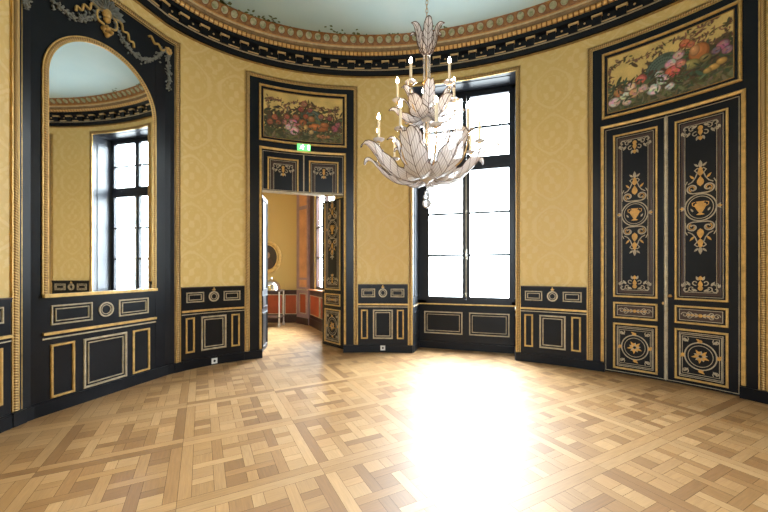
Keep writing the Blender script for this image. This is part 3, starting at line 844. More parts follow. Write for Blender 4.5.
# ---------------------------------------------------------------- overdoor paintings
def still_life(c, z0, z1, hw, seed, M0=None):
    """a still life painted stroke by stroke into the vertices of the canvas"""
    rnd = random.Random(seed); NX, NY = 250, 146
    Wd, Hh = 2 * hw, z1 - z0
    xs = np.linspace(-hw, hw, NX); ys = np.linspace(0, Hh, NY)
    XX, YY = np.meshgrid(xs, ys)
    img = np.empty((NY, NX, 3)); img[:] = (.66, .48, .17)
    gr = np.random.RandomState(seed)
    def fog(step):
        small = gr.rand(int(NY / step) + 3, int(NX / step) + 3)
        yi = np.linspace(0, small.shape[0] - 1.001, NY); xi = np.linspace(0, small.shape[1] - 1.001, NX)
        y0 = yi.astype(int); x0 = xi.astype(int); fy = (yi - y0)[:, None]; fx = (xi - x0)[None]
        return (small[y0][:, x0] * (1 - fy) * (1 - fx) + small[y0 + 1][:, x0] * fy * (1 - fx) + small[y0][:, x0 + 1] * (1 - fy) * fx + small[y0 + 1][:, x0 + 1] * fy * fx)
    img *= (.80 + .35 * fog(18))[..., None]
    px = Wd / NX
    def lay(mask, col, al=1.0):
        m = (np.clip(mask, 0, 1) * al)[..., None]
        img[:] = img * (1 - m) + np.array(col) * m
    def el(x, y, rx, ry, col, ang=0.0, al=1.0, soft=1.0):
        ca, sa = cos(ang), sin(ang)
        dx, dy = XX - x, YY - y
        u = (dx * ca + dy * sa) / rx; v = (-dx * sa + dy * ca) / ry
        lay((1 - np.sqrt(u * u + v * v)) * min(rx, ry) / (px * soft) + .5, col, al)
    j = lambda col, k=.2: tuple(max(0, q * (1 + rnd.uniform(-k, k))) for q in col)
    def leafs(n, fx, fy, cols, l=(.035, .07), w=(.010, .022)):
        for _ in range(n):
            x, y = fx(), fy(); el(x, y, rnd.uniform(*l), rnd.uniform(*w), j(rnd.choice(cols)), rnd.uniform(0, pi))
    dark = [(.045, .05, .022), (.07, .045, .022), (.06, .075, .035), (.09, .055, .03), (.035, .035, .02)]
    green = [(.10, .13, .06), (.07, .10, .05), (.14, .15, .07), (.06, .09, .06)]
    # bank of earth and moss
    top = Hh * (.20 + .06 * fog(30)[0] + (.05 if seed == 1 else .04) * np.exp(-(xs / .4) ** 2))
    lay((top[None] - YY) / (px * 2), (.075, .072, .03))
    leafs(260, lambda: rnd.uniform(-hw, hw), lambda: rnd.uniform(0, Hh * .22), [(.10, .095, .035), (.06, .06, .025), (.13, .11, .05), (.05, .06, .03), (.16, .14, .07)], (.03, .08), (.008, .02))
    # trailing sprays over the gold
    sprays = ((-.62, .66, .028, .0, 9), (-.60, .62, -.002, -.05, 8), (-.36, .60, .05, .012, 9), (.10, .64, .05, -.004, 11), (.46, .56, .02, -.035, 8), (.56, .62, .0, -.05, 8), (-.50, .36, .03, .03, 7), (.36, .44, .03, .02, 8)) if seed == 1 else \
             ((-.64, .62, .03, .012, 8), (-.62, .60, -.002, -.055, 9), (-.40, .66, .045, -.002, 9), (-.10, .70, .05, .004, 13), (.30, .62, .04, .012, 9), (.16, .58, .045, .03, 9), (.62, .70, -.01, -.045, 9), (-.50, .40, .03, -.02, 6), (.40, .52, .03, .0, 8))
    for x, y, dx, dy, n in sprays:
        y *= Hh / .8
        for _ in range(n):
            el(x, y, .030, .0035, (.12, .07, .03), math.atan2(dy, dx))
            for _ in range(4):
                el(x + rnd.gauss(0, .02), y + rnd.gauss(0, .02), rnd.uniform(.016, .032), rnd.uniform(.006, .011), j(rnd.choice([(.10, .05, .03), (.16, .06, .05), (.06, .06, .025), (.20, .10, .06)])), rnd.uniform(0, pi))
            x += dx; y += dy + rnd.gauss(0, .01)
    def rose(x, y, r, col):
        el(x, y, r * 1.05, r, tuple(q * .42 for q in col), 0)
        for _ in range(16):
            an = rnd.uniform(0, 2 * pi); rr = r * rnd.uniform(.25, .8)
            el(x + rr * cos(an), y + rr * sin(an) * .9, r * .42, r * .24, j(col, .4), an + pi / 2, .85)
        el(x + r * .1, y + r * .2, r * .3, r * .2, tuple(min(1, q * 1.35) for q in col), .3, .8)
        el(x, y, r * .14, r * .12, tuple(q * .5 for q in col))
    def fruit(x, y, ra, rb, col, ang=0):
        el(x, y, ra, rb, tuple(q * .42 for q in col), ang)
        el(x - ra * .06, y + rb * .10, ra * .84, rb * .82, tuple(q * .8 for q in col), ang, .9, 3)
        el(x - ra * .2, y + rb * .26, ra * .5, rb * .46, tuple(min(1, q * 1.15) for q in col), ang, .8, 4)
        el(x - ra * .3, y + rb * .4, ra * .16, rb * .14, tuple(min(1, q * 1.9) for q in col), ang, .6, 2)
    if seed == 1:
        leafs(420, lambda: max(-.66, min(.66, rnd.gauss(.02, .25))), lambda: Hh * .26 + abs(rnd.gauss(0, .13)), dark)
        leafs(90, lambda: rnd.gauss(.0, .12), lambda: Hh * .5 + abs(rnd.gauss(0, .10)), dark)
        leafs(90, lambda: rnd.gauss(-.52, .10), lambda: Hh * .28 + abs(rnd.gauss(0, .12)), dark)
        leafs(80, lambda: rnd.gauss(.52, .10), lambda: Hh * .26 + abs(rnd.gauss(0, .10)), dark)
        for k in range(6): el(.14, .36, .20 - .022 * k, .21 - .024 * k, ((.05, .075, .06), (.12, .16, .13))[k % 2], .3, .9)
        leafs(120, lambda: rnd.gauss(.06, .20), lambda: Hh * .30 + abs(rnd.gauss(0, .11)), dark + green)
        for q in ((-.50, .36, .05, (.36, .11, .06)), (-.44, .28, .045, (.30, .10, .05)), (-.58, .27, .05, (.34, .12, .06)), (.0, .66, .055, (.36, .14, .09)), (-.05, .56, .05, (.30, .09, .06)), (.10, .56, .045, (.26, .10, .07)), (-.30, .40, .05, (.40, .12, .07)), (.45, .44, .045, (.26, .08, .06)), (.54, .26, .06, (.36, .09, .12)), (.60, .33, .05, (.30, .10, .10)), (.30, .46, .05, (.30, .14, .08)), (-.14, .40, .06, (.36, .13, .07)), (.03, .44, .05, (.34, .10, .05))): rose(*q)
        fruit(.24, .26, .19, .065, (.50, .17, .05), -.12); fruit(.36, .31, .08, .05, (.42, .15, .05)); fruit(-.02, .32, .07, .065, (.36, .12, .05)); fruit(.13, .40, .06, .055, (.42, .18, .07))
        fruit(.03, .22, .045, .075, (.58, .36, .12)); fruit(.12, .17, .05, .042, (.60, .40, .16)); fruit(-.06, .20, .04, .04, (.45, .28, .10))
        for q in ((-.20, .29, .085, (.62, .26, .26)), (-.17, .17, .08, (.68, .40, .40)), (-.27, .22, .055, (.62, .48, .42)), (-.10, .26, .05, (.55, .18, .16)), (-.33, .30, .05, (.42, .16, .14))): rose(*q)
        for x in (.25, .31, .37, .43, .34): fruit(x, .10 + .012 * sin(x * 60), .032, .028, (.46, .20, .08))
        leafs(70, lambda: rnd.gauss(.05, .3), lambda: rnd.uniform(.10, .34), green + dark, (.02, .05), (.006, .014))
    else:
        leafs(420, lambda: max(-.66, min(.66, rnd.gauss(.16, .27))), lambda: Hh * .24 + abs(rnd.gauss(0, .13)), dark)
        leafs(160, lambda: rnd.gauss(.34, .16), lambda: Hh * .45 + abs(rnd.gauss(0, .09)), dark)
        leafs(110, lambda: rnd.gauss(-.46, .10), lambda: Hh * .2 + abs(rnd.gauss(0, .10)), dark + green)
        leafs(100, lambda: rnd.gauss(.58, .06), lambda: Hh * .26 + abs(rnd.gauss(0, .14)), dark)
        for k in range(8): el(-.02, .38, .20 - .016 * k, .235 - .02 * k, ((.045, .07, .055), (.10, .145, .115))[k % 2], -.35, .92)
        for k in range(14):
            an = pi * .1 + k * .2; el(-.02 + .13 * cos(an), .38 + .16 * sin(an), .10, .004, (.13, .18, .14), an, .6)
        leafs(150, lambda: rnd.gauss(.12, .2), lambda: Hh * .24 + abs(rnd.gauss(0, .12)), dark + green)
        fruit(.34, .46, .10, .115, (.56, .20, .06)); fruit(.30, .50, .05, .07, (.62, .30, .12)); fruit(.26, .34, .09, .065, (.34, .30, .10)); fruit(.40, .36, .06, .05, (.26, .20, .07))
        for q in ((.20, .64, .055, (.52, .17, .07)), (.26, .60, .045, (.45, .15, .07)), (.14, .52, .06, (.60, .34, .30)), (.06, .44, .065, (.62, .42, .38)), (.08, .33, .08, (.60, .14, .12)), (-.02, .26, .07, (.66, .58, .52)), (-.12, .17, .075, (.70, .64, .58)), (.16, .40, .055, (.62, .22, .17)), (-.06, .35, .05, (.58, .46, .42)), (-.26, .36, .065, (.60, .16, .11)), (-.38, .29, .065, (.62, .46, .40)), (-.44, .20, .07, (.60, .52, .42)), (-.33, .20, .07, (.56, .34, .18)), (-.52, .26, .06, (.52, .20, .09)), (-.57, .14, .07, (.64, .52, .44)), (-.42, .10, .055, (.58, .50, .34)), (-.24, .23, .055, (.56, .36, .30)), (.56, .44, .06, (.36, .16, .20)), (.60, .36, .05, (.30, .14, .20)), (.50, .40, .045, (.22, .12, .16)), (.05, .15, .05, (.60, .54, .50))): rose(*q)
        fruit(.48, .21, .055, .04, (.60, .36, .09)); fruit(.55, .25, .05, .04, (.58, .34, .09)); fruit(.42, .19, .04, .034, (.46, .30, .09))
        leafs(90, lambda: rnd.gauss(.0, .34), lambda: rnd.uniform(.08, .36), green + dark, (.02, .05), (.006, .014))
    img *= (.86 + .28 * gr.rand(NY, NX))[..., None] * .5 + .5
    mb = MB()
    rows = [[W(c + x, z0 + y, .022) for x in xs] for y in ys]
    mb.grid(rows)
    o = mb.build('canvas', PAINT, None, weld=False, normals=False)
    ca = o.data.color_attributes.new('Tone', 'FLOAT_COLOR', 'POINT')
    ca.data.foreach_set('color', np.concatenate([img, np.ones((NY, NX, 1))], 2).astype(np.float32).ravel())
    return o

def overdoor(c, hw, seed, label, flip=1):
    r = empty('overdoor_painting'); tag(r, label, 'painting')
    z0, z1 = 3.705, 4.665
    mb = MB(); moulding(mb, W, c - hw, c + hw, z0, z1, .036, .014, .045); mb.build('frame', GILT, r)
    mb = MB(); moulding(mb, W, c - hw + .066, c + hw - .066, z0 + .066, z1 - .075, .012, .014, .030); mb.build('inner_slip', GILTDARK, r)
    still_life(c, z0 + .072, z1 - .081, hw - .072, seed).parent = r
    mb = MB(); slab(mb, W, c - hw + .03, c + hw - .03, z0 + .03, z1 - .03, .006, .020); mb.build('backing_board', BLACK, r)
overdoor(-2.91, .757, 1, 'still life of fruit and pink roses above the open door')
overdoor(2.737, .727, 2, 'still life of roses and a green basket above the closed door')

# ---------------------------------------------------------------- exit sign
def exit_sign():
    s0, s1, z0, z1 = -3.03, -2.80, 3.60, 3.705
    r = empty('exit_sign', W(-2.91, z0, 0)); tag(r, 'small glowing green exit sign between the open door and its painting', 'exit sign')
    L = r.location; M = lambda a, b, d=0: tuple(Vector(W(a, b, d)) - L)
    mb = MB(); slab(mb, M, s0, s1, z0, z1, .038, .075); mb.build('lit_panel', EXITG, r)
    mb = MB()
    # running figure, white, and a doorway
    zc = (z0 + z1) / 2; c = -2.945
    shape(mb, M, ell(c + .012, zc + .034, .009, .009, 10), .075, .078)
    for p, w in ((((c + .008, zc + .022), (c - .004, zc - .004)), .018), (((c - .004, zc - .004), (c + .016, zc - .018), (c + .012, zc - .04)), .011), (((c - .004, zc - .004), (c - .018, zc - .022), (c - .036, zc - .022)), .011), (((c + .008, zc + .02), (c + .026, zc + .008), (c + .034, zc + .016)), .008), (((c + .006, zc + .018), (c - .018, zc + .014), (c - .024, zc - .002)), .008)):
        line(mb, M, list(p), w, .075, .078)
    mb.build('running_figure', EXITW, r)
    mb = MB(); slab(mb, M, -2.845, -2.815, zc - .04, zc + .04, .075, .078); mb.build('doorway_mark', EXITW, r)
exit_sign()

# ---------------------------------------------------------------- mirror and its panelling
mc, mr = -5.87, .635
MS = (-6.505, -5.234)
sp = 3.545
mirror_trim = empty('trim_9'); struct(mirror_trim, 'tall black panelling around the arched mirror', 'panelling')
mb = MB(); slab(mb, W, -6.70, MS[0], 0, 4.80, 0, .018); slab(mb, W, MS[1], -4.93, 0, 4.80, 0, .018)
# infill round the arch
slab(mb, W, MS[0], MS[1], 0, 1.215, 0, .014)
for k in range(32):
    a0 = pi * k / 32; a1 = pi * (k + 1) / 32
    p0 = (mc - .6 * cos(a0), sp + .6 * sin(a0)); p1 = (mc - .6 * cos(a1), sp + .6 * sin(a1))
    mb.face([W(p0[0], p0[1], .014), W(p0[0], 4.80, .014), W(p1[0], 4.80, .014), W(p1[0], p1[1], .014)])
mb.face([W(MS[0], 1.2, .014), W(MS[0], 4.8, .014), W(mc - .6, 4.8, .014), W(mc - .6, 1.2, .014)])
mb.face([W(MS[1], 1.2, .014), W(MS[1], 4.8, .014), W(mc + .6, 4.8, .014), W(mc + .6, 1.2, .014)])
mb.build('black_panel', BLACK, mirror_trim)
mb = MB(); rope_frame(mb, W, up_over(-6.730, -4.893, .14, 4.80), .046, .004, .014); mb.build('rope_moulding', ROPE, mirror_trim, smooth=60)
mb = MB()
for o, wd in ((-.028, .010), (.026, .010), (.050, .006)): sweep(mb, W, up_over(-6.73 + o, -4.893 - o, .14, 4.80 - o), [(wd, .0), (wd, .020), (0, .020), (0, 0)], False)
mb.build('gilt_edge', GILT, mirror_trim)
mb = MB(); slab(mb, W, -6.78, -6.66, 0, .135, 0, .045); slab(mb, W, -6.66, MS[0], 0, .135, 0, .034); slab(mb, W, MS[0], MS[1], 0, .135, 0, .034); slab(mb, W, MS[1], -4.95, 0, .135, 0, .034); slab(mb, W, -4.95, -4.842, 0, .135, 0, .045); mb.build('plinth', BLACK, mirror_trim)
dd = .014
mb = MB(); slab(mb, W, MS[0], MS[1], .82, .848, dd, dd + .03); mb.build('dado_rail', GILT, mirror_trim)
mb = MB(); slab(mb, W, MS[0], MS[1], .775, .79, dd, dd + .014); mb.build('thin_gilt_line', PALE, mirror_trim)
for a, b in ((-6.43, -6.03), (-5.73, -5.335)):
    for i_, (ins, w_) in enumerate(((0, .018), (.036, .013))):
        mb = MB(); moulding(mb, W, a + ins, b - ins, .915 + ins, 1.125 - ins, w_, dd, dd + .012); mb.build('upper_panel_moulding', PALE, mirror_trim)
mb = MB(); sweep(mb, W, ell(-5.88, 1.025, .085, .088), [(0, dd), (0, dd + .012), (.016, dd + .012), (.016, dd)], True)
sweep(mb, W, ell(-5.88, 1.025, .056, .058), [(0, dd), (0, dd + .010), (.008, dd + .010), (.008, dd)], True); mb.build('medallion', PALE, mirror_trim)
for k, (a, b) in enumerate(((-6.435, -6.21), (-6.125, -5.63), (-5.555, -5.318))):
    mb = MB(); moulding(mb, W, a, b, .15, .715, .026, dd, dd + .016); mb.build('panel_moulding', GILT if k != 1 else PALE, mirror_trim)
    if k == 1:
        mb = MB(); moulding(mb, W, a + .045, b - .045, .195, .67, .014, dd, dd + .012); mb.build('panel_moulding', PALE, mirror_trim)

def wall_mirror():
    r = empty('arched_mirror', W(mc, 1.215, 0)); tag(r, 'tall arched mirror in a gilded rope frame above black panelling', 'mirror')
    L = r.location; M = lambda a, b, d=0: tuple(Vector(W(a, b, d)) - L)
    arch_ = lambda R: [(mc - R, 1.245)] + [(mc - R * cos(pi * k / 40), sp + R * sin(pi * k / 40)) for k in range(41)] + [(mc + R, 1.245)]
    P = arch_(.600); Wf = flat(W(MS[0], 0)[:2], W(MS[1], 0)[:2])
    mb = MB(); mb.face([tuple(Vector(Wf(a - MS[0], b, .026)) - L) for a, b in P]); mb.build('mirror_glass', MIRROR, r, weld=False)
    mb = MB(); rope_frame(mb, M, arch_(.612), .038, .012, .014); mb.build('rope_frame', ROPE, r, smooth=60)
    mb = MB()
    for R in (.590, .634): sweep(mb, M, arch_(R), [(.006, .01), (.006, .031), (-.006, .031), (-.006, .01)], False)
    mb.build('gilt_edge', GILT, r)
    mb = MB(); slab(mb, M, MS[0], MS[1], 1.21, 1.245, .012, .06); mb.build('ledge', GILT, r)
wall_mirror()

# carved garland above the mirror
def garland():
    r = empty('garland_ornament', W(mc, 4.2, .03)); tag(r, 'carved shell and leafy festoons in silver and gilt above the mirror', 'ornament')
    L = r.location; M = lambda a, b, d=0: tuple(Vector(W(a, b, d)) - L)
    rnd = random.Random(11); c = -5.88; d0 = .022
    mb = MB()      # shell
    for k in range(9):
        an = pi * (k + .5) / 9
        for t in range(3):
            x0, z0 = c + .02 * cos(an), 4.575
            pts = petal(x0, z0, .20, .048, an, 8); shape(mb, M, pts, d0, d0 + .02 + .004 * t, 0) if t == 0 else None
        line(mb, M, [(c + .03 * cos(an), 4.575 + .03 * sin(an)), (c + .18 * cos(an), 4.575 + .18 * sin(an))], .010, d0 + .02, d0 + .034)
    mb.build('shell', SILVER, r)
    mb = MB()      # gilt mask, ribbons and knots
    for x, z, a, b in ((0, 4.56, .055, .07), (0, 4.49, .04, .04), (0, 4.31, .028, .035), (-.045, 4.36, .022, .028), (.045, 4.36, .022, .028), (0, 4.38, .03, .03)): dome(mb, M, c + x, z, a, b, d0, .05, 0, 12, 4)
    mb.build('gilt_mask', GILT, r)
    for sg in (-1, 1):
        mb = MB()
        for pts in ([(.05, 4.58), (.11, 4.52), (.10, 4.43), (.02, 4.41)], [(.09, 4.56), (.17, 4.56), (.19, 4.48), (.25, 4.49), (.27, 4.41), (.32, 4.42), (.33, 4.35)], [(.0, 4.42), (.05, 4.36), (.02, 4.31)]):
            pts = catmull([pts[0]] + pts + [pts[-1]], 5)
            line(mb, M, [(c + sg * a, b) for a, b in pts], .019, d0, d0 + .02)
        mb.build('gilt_ribbon', GILT, r); mb = MB()
        e = -5.84 + sg * .80
        for q in range(8): dome(mb, M, e + .035 * cos(q * .785), 4.62 + .035 * sin(q * .785), .024, .024, d0, .028, 0, 8, 2)
        dome(mb, M, e, 4.62, .03, .03, d0, .045, 0, 8, 3)
        rb = [(.05, 4.61), (.11, 4.57), (.16, 4.62), (.22, 4.60), (.27, 4.66), (.31, 4.63)]
        line(mb, M, [(e - sg * a, b) for a, b in catmull([rb[0]] + rb + [rb[-1]], 5)], .022, d0, d0 + .02)
        mb.build('gilt_rosette', GILT, r)
    for sg in (-1, 1):
        mb = MB(); path = []
        for k in range(30):
            t = k / 29; path.append((c + sg * (.10 + .66 * t), 4.50 - .62 * t * (1 - t) * 1.75 + .10 * t, 1))
        for k in range(15): path.append((-5.84 + sg * (.80 + rnd.gauss(0, .006)), 4.56 - .034 * k, .7))
        line(mb, M, [(a, b) for a, b, q in path], .014, d0, d0 + .012)
        for a, b, q in path:
            for _ in range(4):
                an = rnd.uniform(0, 6.28)
                shape(mb, M, petal(a + rnd.gauss(0, .022 * q), b + rnd.gauss(0, .02 * q), rnd.uniform(.022, .042), rnd.uniform(.006, .011), an), d0, d0 + rnd.uniform(.006, .022), 0)
            dome(mb, M, a + rnd.gauss(0, .02), b + rnd.gauss(0, .015), .012, .012, d0, .025, 0, 6, 2)
        mb.build('leaf_festoon', SILVER, r)
garland()

# ---------------------------------------------------------------- window bay
WY = 3.12
def window_bay():
    # reveals
    r = empty('trim_10'); struct(r, 'black panelled reveals and rope edge of the window recess', 'window recess')
    mb = MB(); p0, p1 = W(NI[0], 0, 0)[:2], W(NI[1], 0, 0)[:2]
    mb2 = MB()
    x0, x1 = -.945, .825
    ML = flat((p0[0], p0[1]), (x0, WY + .12)); wl = WY + .12 - p0[1]          # left reveal, faces +x
    MR = flat((x1, WY + .12), (p1[0], p1[1])); wr = WY + .12 - p1[1]
    for M, w, nm in ((ML, wl, 'left'), (MR, wr, 'right')):
        mb = MB(); slab(mb, M, 0, w, 0, NTOP, -.12, 0); o = mb.build('reveal_panel', BLACKGLOSS, r)
        mb = MB()
        for z0, z1 in ((.30, .72), (1.0, 4.6)): moulding(mb, M, .12, w - .10, z0, z1, .018, 0, .012)
        mb.build('reveal_moulding', BLACKGLOSS, o)
        mb = MB(); slab(mb, M, 0, w, .82, .845, 0, .015); mb.build('reveal_rail', PALE, o)
        mb = MB(); slab(mb, M, 0, w, 0, .13, 0, .02); mb.build('reveal_plinth', BLACKGLOSS, o)
    mb = MB(); MB_ = mb
    k = 14; ss = [NI[0] + (NI[1] - NI[0]) * i / k for i in range(k + 1)]
    mb.grid([[W(q, NTOP - .004, .001) for q in ss], [(x0 + (x1 - x0) * i / k, WY + .12, NTOP - .004) for i in range(k + 1)]])
    mb.grid([[W(q, NTOP + .03, .001) for q in ss], [W(q, NTOP - .004, .001) for q in ss]]); box(mb, -1.06, .95, 2.90, WY + .12, NTOP, NTOP + .1); so = mb.build('soffit', BLACK, r)
    mb = MB(); Ms = lambda a, b, d=0: (a, b, NTOP - d)
    moulding(mb, Ms, -.85, .72, 2.76, 3.04, .02, 0, .012); mb.build('soffit_moulding', BLACK, so)
    mb = MB(); c = .0375
    s0, s1, zt = -1.04, .872, 4.875
    rope_frame(mb, W, up_over(s0 + c, s1 - c, .14, zt - c), .045, .002, .018); mb.build('rope_moulding', ROPE, r, smooth=60)
    mb = MB()
    for o in (.006, .070): sweep(mb, W, up_over(s0 + o, s1 - o, .14, zt - o), [(.006, 0), (.006, .02), (-.006, .02), (-.006, 0)], False)
    mb.build('gilt_edge', GILT, r)
    mb = MB(); slab(mb, W, s0 - .0, NI[0], 0, .135, 0, .04); slab(mb, W, NI[1], s1, 0, .135, 0, .04); mb.build('plinth', BLACK, r)
    # apron under the window
    r2 = empty('trim_11'); struct(r2, 'black apron with two gold lined panels under the window', 'wainscot')
    M = flat((x0, WY), (x1, WY)); w = x1 - x0
    mb = MB(); slab(mb, M, 0, w, 0, .84, -.12, 0); mb.build('apron_board', BLACK, r2)
    mb = MB(); slab(mb, M, 0, w, .84, .86, -.12, .05); mb.build('sill_ledge', GILT, r2)
    mb = MB(); slab(mb, M, 0, w, 0, .13, 0, .02); mb.build('plinth', BLACK, r2)
    for a, b in ((.115, .835), (.955, 1.66)):
        mb = MB(); moulding(mb, M, a, b, .285, .705, .022, 0, .014); mb.build('panel_moulding', PALE, r2)
        mb = MB(); moulding(mb, M, a + .05, b - .05, .335, .655, .012, 0, .010); mb.build('panel_moulding', PALE, r2)
window_bay()

def casement_window(idx, M, x0, xc0, xc1, x1, xm, z_bot, z_top, zt0, zt1, lows, up, label, outer, paint=WINPAINT, thick=.08):
    """tall casement pair with fixed transom lights; M(a, b, d) maps onto the window plane"""
    r = empty('window_%d' % idx); struct(r, label, 'window')
    a0, a1, o0, o1 = outer
    mb = MB()
    slab(mb, M, a0, x0 - .045, o0, o1, -thick, 0); slab(mb, M, x1 + .045, a1, o0, o1, -thick, 0)
    slab(mb, M, a0, a1, o0, z_bot - .07, -thick, 0); slab(mb, M, a0, a1, z_top + .045, o1, -thick, 0)
    slab(mb, M, x0 - .045, x1 + .045, zt0 + .05, zt1 - .05, -thick, .015); mb.build('window_frame', paint, r)
    for k, (p, q) in enumerate(((x0, xc0), (xc1, x1))):
        for tier, (z0, z1, bars) in enumerate(((z_bot, zt0, lows), (zt1, z_top, up))):
            lo = .07 if tier == 0 else .05; hi = .05 if tier == 0 else .045
            la = .045 if k == 0 else (xc1 - xc0) / 2 - .002; ra = (xc1 - xc0) / 2 - .002 if k == 0 else .045
            mb = MB()
            slab(mb, M, p - la, p, z0 - lo, z1 + hi, -.06, .012); slab(mb, M, q, q + ra, z0 - lo, z1 + hi, -.06, .012)
            slab(mb, M, p, q, z0 - lo, z0, -.06, .012); slab(mb, M, p, q, z1, z1 + hi, -.06, .012)
            ca = mb.build('casement' if tier == 0 else 'transom_light', paint, r)
            for b in bars:
                mb = MB(); slab(mb, M, p, q, b - .019, b + .019, -.05, .004); mb.build('glazing_bar', paint, ca)
            zs = [z0] + list(bars) + [z1]
            for i in range(len(zs) - 1):
                mb = MB(); mb.face([M(p, zs[i], -.03), M(q, zs[i], -.03), M(q, zs[i + 1], -.03), M(p, zs[i + 1], -.03)]); mb.build('pane', GLASS, ca)
    return r
Mw = flat((0, WY), (1, WY))
win = casement_window(1, Mw, -.74, -.11, .027, .706, -.04, .99, 4.69, 3.34, 3.575, (1.77, 2.55), (4.12,), 'tall dark framed casement window with white daylight behind it', (-.945, .825, .86, 4.80))
mb = MB()     # espagnolette: handle and rod ends
tube(mb, [(-.042, WY - .03, 1.0), (-.042, WY - .03, 3.3)], .007, 6)
for z, r_, h_ in ((1.03, .018, .05), (1.78, .02, .10), (2.56, .016, .04)):
    lathe(mb, [(.002, z - h_), (r_, z - h_ * .6), (r_ * .6, z), (r_, z + h_ * .5), (.002, z + h_)], 10, -.042, WY - .034)
tube(mb, [(-.042, WY - .05, 1.78), (-.035, WY - .085, 1.77), (-.02, WY - .09, 1.69)], [.010, .009, .011], 8)
mb.build('espagnolette_handle', m_gilt('steel_brass', (.55, .50, .42), .7, .3), win, smooth=60)
Mb = flat((1.0, -4.38), (BSH, -4.38)); bw = 1.0 - BSH  # unseen rear window, added so daylight fills in from behind the camera
casement_window(2, Mb, .08, bw / 2 - .05, bw / 2 + .05, bw - .08, bw / 2, 1.10, 4.38, 3.35, 3.5, (1.85, 2.6), (3.95,), 'unseen window added behind the camera for fill light', (0, bw, .95, 4.5))

# ---------------------------------------------------------------- room beyond the open door
RED = m_lacquer('red_marbled_panel', (.30, .055, .02), .35)
MAROON = m_lacquer('dark_maroon_paint', (.035, .016, .016), .35)
PINK = m_lacquer('mauve_pilaster_paint', (.30, .20, .22), .45)
ORANGE = m_lacquer('orange_marble_panel', (.55, .27, .13), .35)
SILK2 = mat('plain_yellow_silk', (.50, .35, .12), .55)
def next_room():
    N = NEXT
    F = flat(N[0], N[1]); lf_ = hypot(N[1][0] - N[0][0], N[1][1] - N[0][1])
    G = flat(N[1], N[2]); lg = hypot(N[2][0] - N[1][0], N[2][1] - N[1][1])
    K = flat(N[2], N[3]); lk = hypot(N[3][0] - N[2][0], N[3][1] - N[2][1])
    mb = MB(); slab(mb, F, -.2, lf_, 0, 4.3, -.15, 0); slab(mb, G, 0, lg, 0, 4.3, -.15, 0)
    k0, k1 = .40, 1.95
    slab(mb, K, 0, k0, 0, 4.3, -.15, 0); slab(mb, K, k1, lk + .1, 0, 4.3, -.15, 0); slab(mb, K, k0, k1, 0, .98, -.15, 0); slab(mb, K, k0, k1, 4.0, 4.3, -.15, 0)
    wr = struct(mb.build('wall_next_room', SILK2), 'yellow wall of the room beyond the open door', 'wall')
    H2 = flat((-6.6, .1), N[0]); mb = MB(); hl_ = hypot(N[0][0] + 6.6, N[0][1] - .1); slab(mb, H2, 0, hl_, 0, 4.3, -.15, 0)
    H3 = flat((-4.15, .1), (-6.6, .1)); slab(mb, H3, 0, 2.45, 0, 4.3, -.15, 0)
    struct(mb.build('wall_next_room_side', SILK2), 'hidden side wall of the room beyond the open door', 'wall')
    mb = MB(); mb.face([(x, y, 4.3) for x, y in ROOM2]); struct(mb.build('ceiling_next_room', PLASTER), 'ceiling of the room beyond the open door', 'ceiling')
    # wainscot of the far wall
    r = empty('trim_12'); struct(r, 'red panelled wainscot in the room beyond the open door', 'wainscot')
    mb = MB(); slab(mb, F, 0, lf_ - .02, 0, .90, 0, .02); slab(mb, F, 0, lf_, 0, .20, .02, .03); mb.build('dado_board', MAROON, r)
    mb = MB(); slab(mb, F, 0, lf_ - .02, .90, .925, 0, .04); mb.build('dado_cap', MAROON, r)
    for a, b in ((lf_ - .36, lf_ - .06), (lf_ - 1.25, lf_ - .46), (lf_ - 2.2, lf_ - 1.35)):
        mb = MB(); slab(mb, F, a, b, .26, .78, .02, .026); mb.build('red_panel', RED, r)
        mb = MB(); moulding(mb, F, a - .02, b + .02, .24, .80, .022, .02, .035); mb.build('panel_moulding', PALE, r)
    # pilaster in the corner
    r = empty('trim_13'); struct(r, 'mauve pilaster with orange marble panels beside the far window', 'pilaster')
    mb = MB(); slab(mb, G, .0, lg, 0, 4.3, 0, .06); mb.build('pilaster_shaft', PINK, r)
    mb = MB()
    for z0, z1 in ((3.25, 4.2), (1.28, 3.15), (1.02, 1.22)): slab(mb, G, .16, lg - .08, z0, z1, .06, .068)
    mb.build('orange_panel', ORANGE, r)
    mb = MB(); slab(mb, G, .2, lg - .12, .32, .82, .06, .068); mb.build('red_panel', RED, r)
    mb = MB(); moulding(mb, G, .17, lg - .09, .29, .85, .02, .06, .074); slab(mb, G, 0, lg, .935, .965, .06, .08); mb.build('panel_moulding', PALE, r)
    mb = MB(); slab(mb, G, 0, lg, 0, .18, .06, .08); mb.build('plinth', MAROON, r)
    # window wall wainscot
    r = empty('trim_14'); struct(r, 'red panelled wainscot under the far window', 'wainscot')
    mb = MB(); slab(mb, K, 0, lk, 0, .95, 0, .02); slab(mb, K, 0, lk, 0, .2, .02, .035); slab(mb, K, .05, k0, .95, 4.3, 0, .015); mb.build('dado_board', MAROON, r)
    mb = MB(); slab(mb, K, 0, lk, .95, .985, 0, .06); mb.build('sill_ledge', ORANGE, r)
    for a, b in ((.12, .9), (1.02, 1.9)):
        mb = MB(); slab(mb, K, a, b, .32, .80, .02, .028); mb.build('red_panel', RED, r)
        mb = MB(); moulding(mb, K, a - .025, b + .025, .295, .825, .022, .02, .036); mb.build('panel_moulding', PALE, r)
    Kw = lambda a, b, d=0: K(a, b, d - .05)
    casement_window(3, Kw, k0 + .07, 1.13, 1.24, k1 - .08, 1.23, 1.06, 3.93, 3.37, 3.46, (1.8, 2.58), (), 'bright window of the room beyond the open door', (k0, k1, .98, 4.0), MAROON)
    return F, lf_
Fm, lfm = next_room()

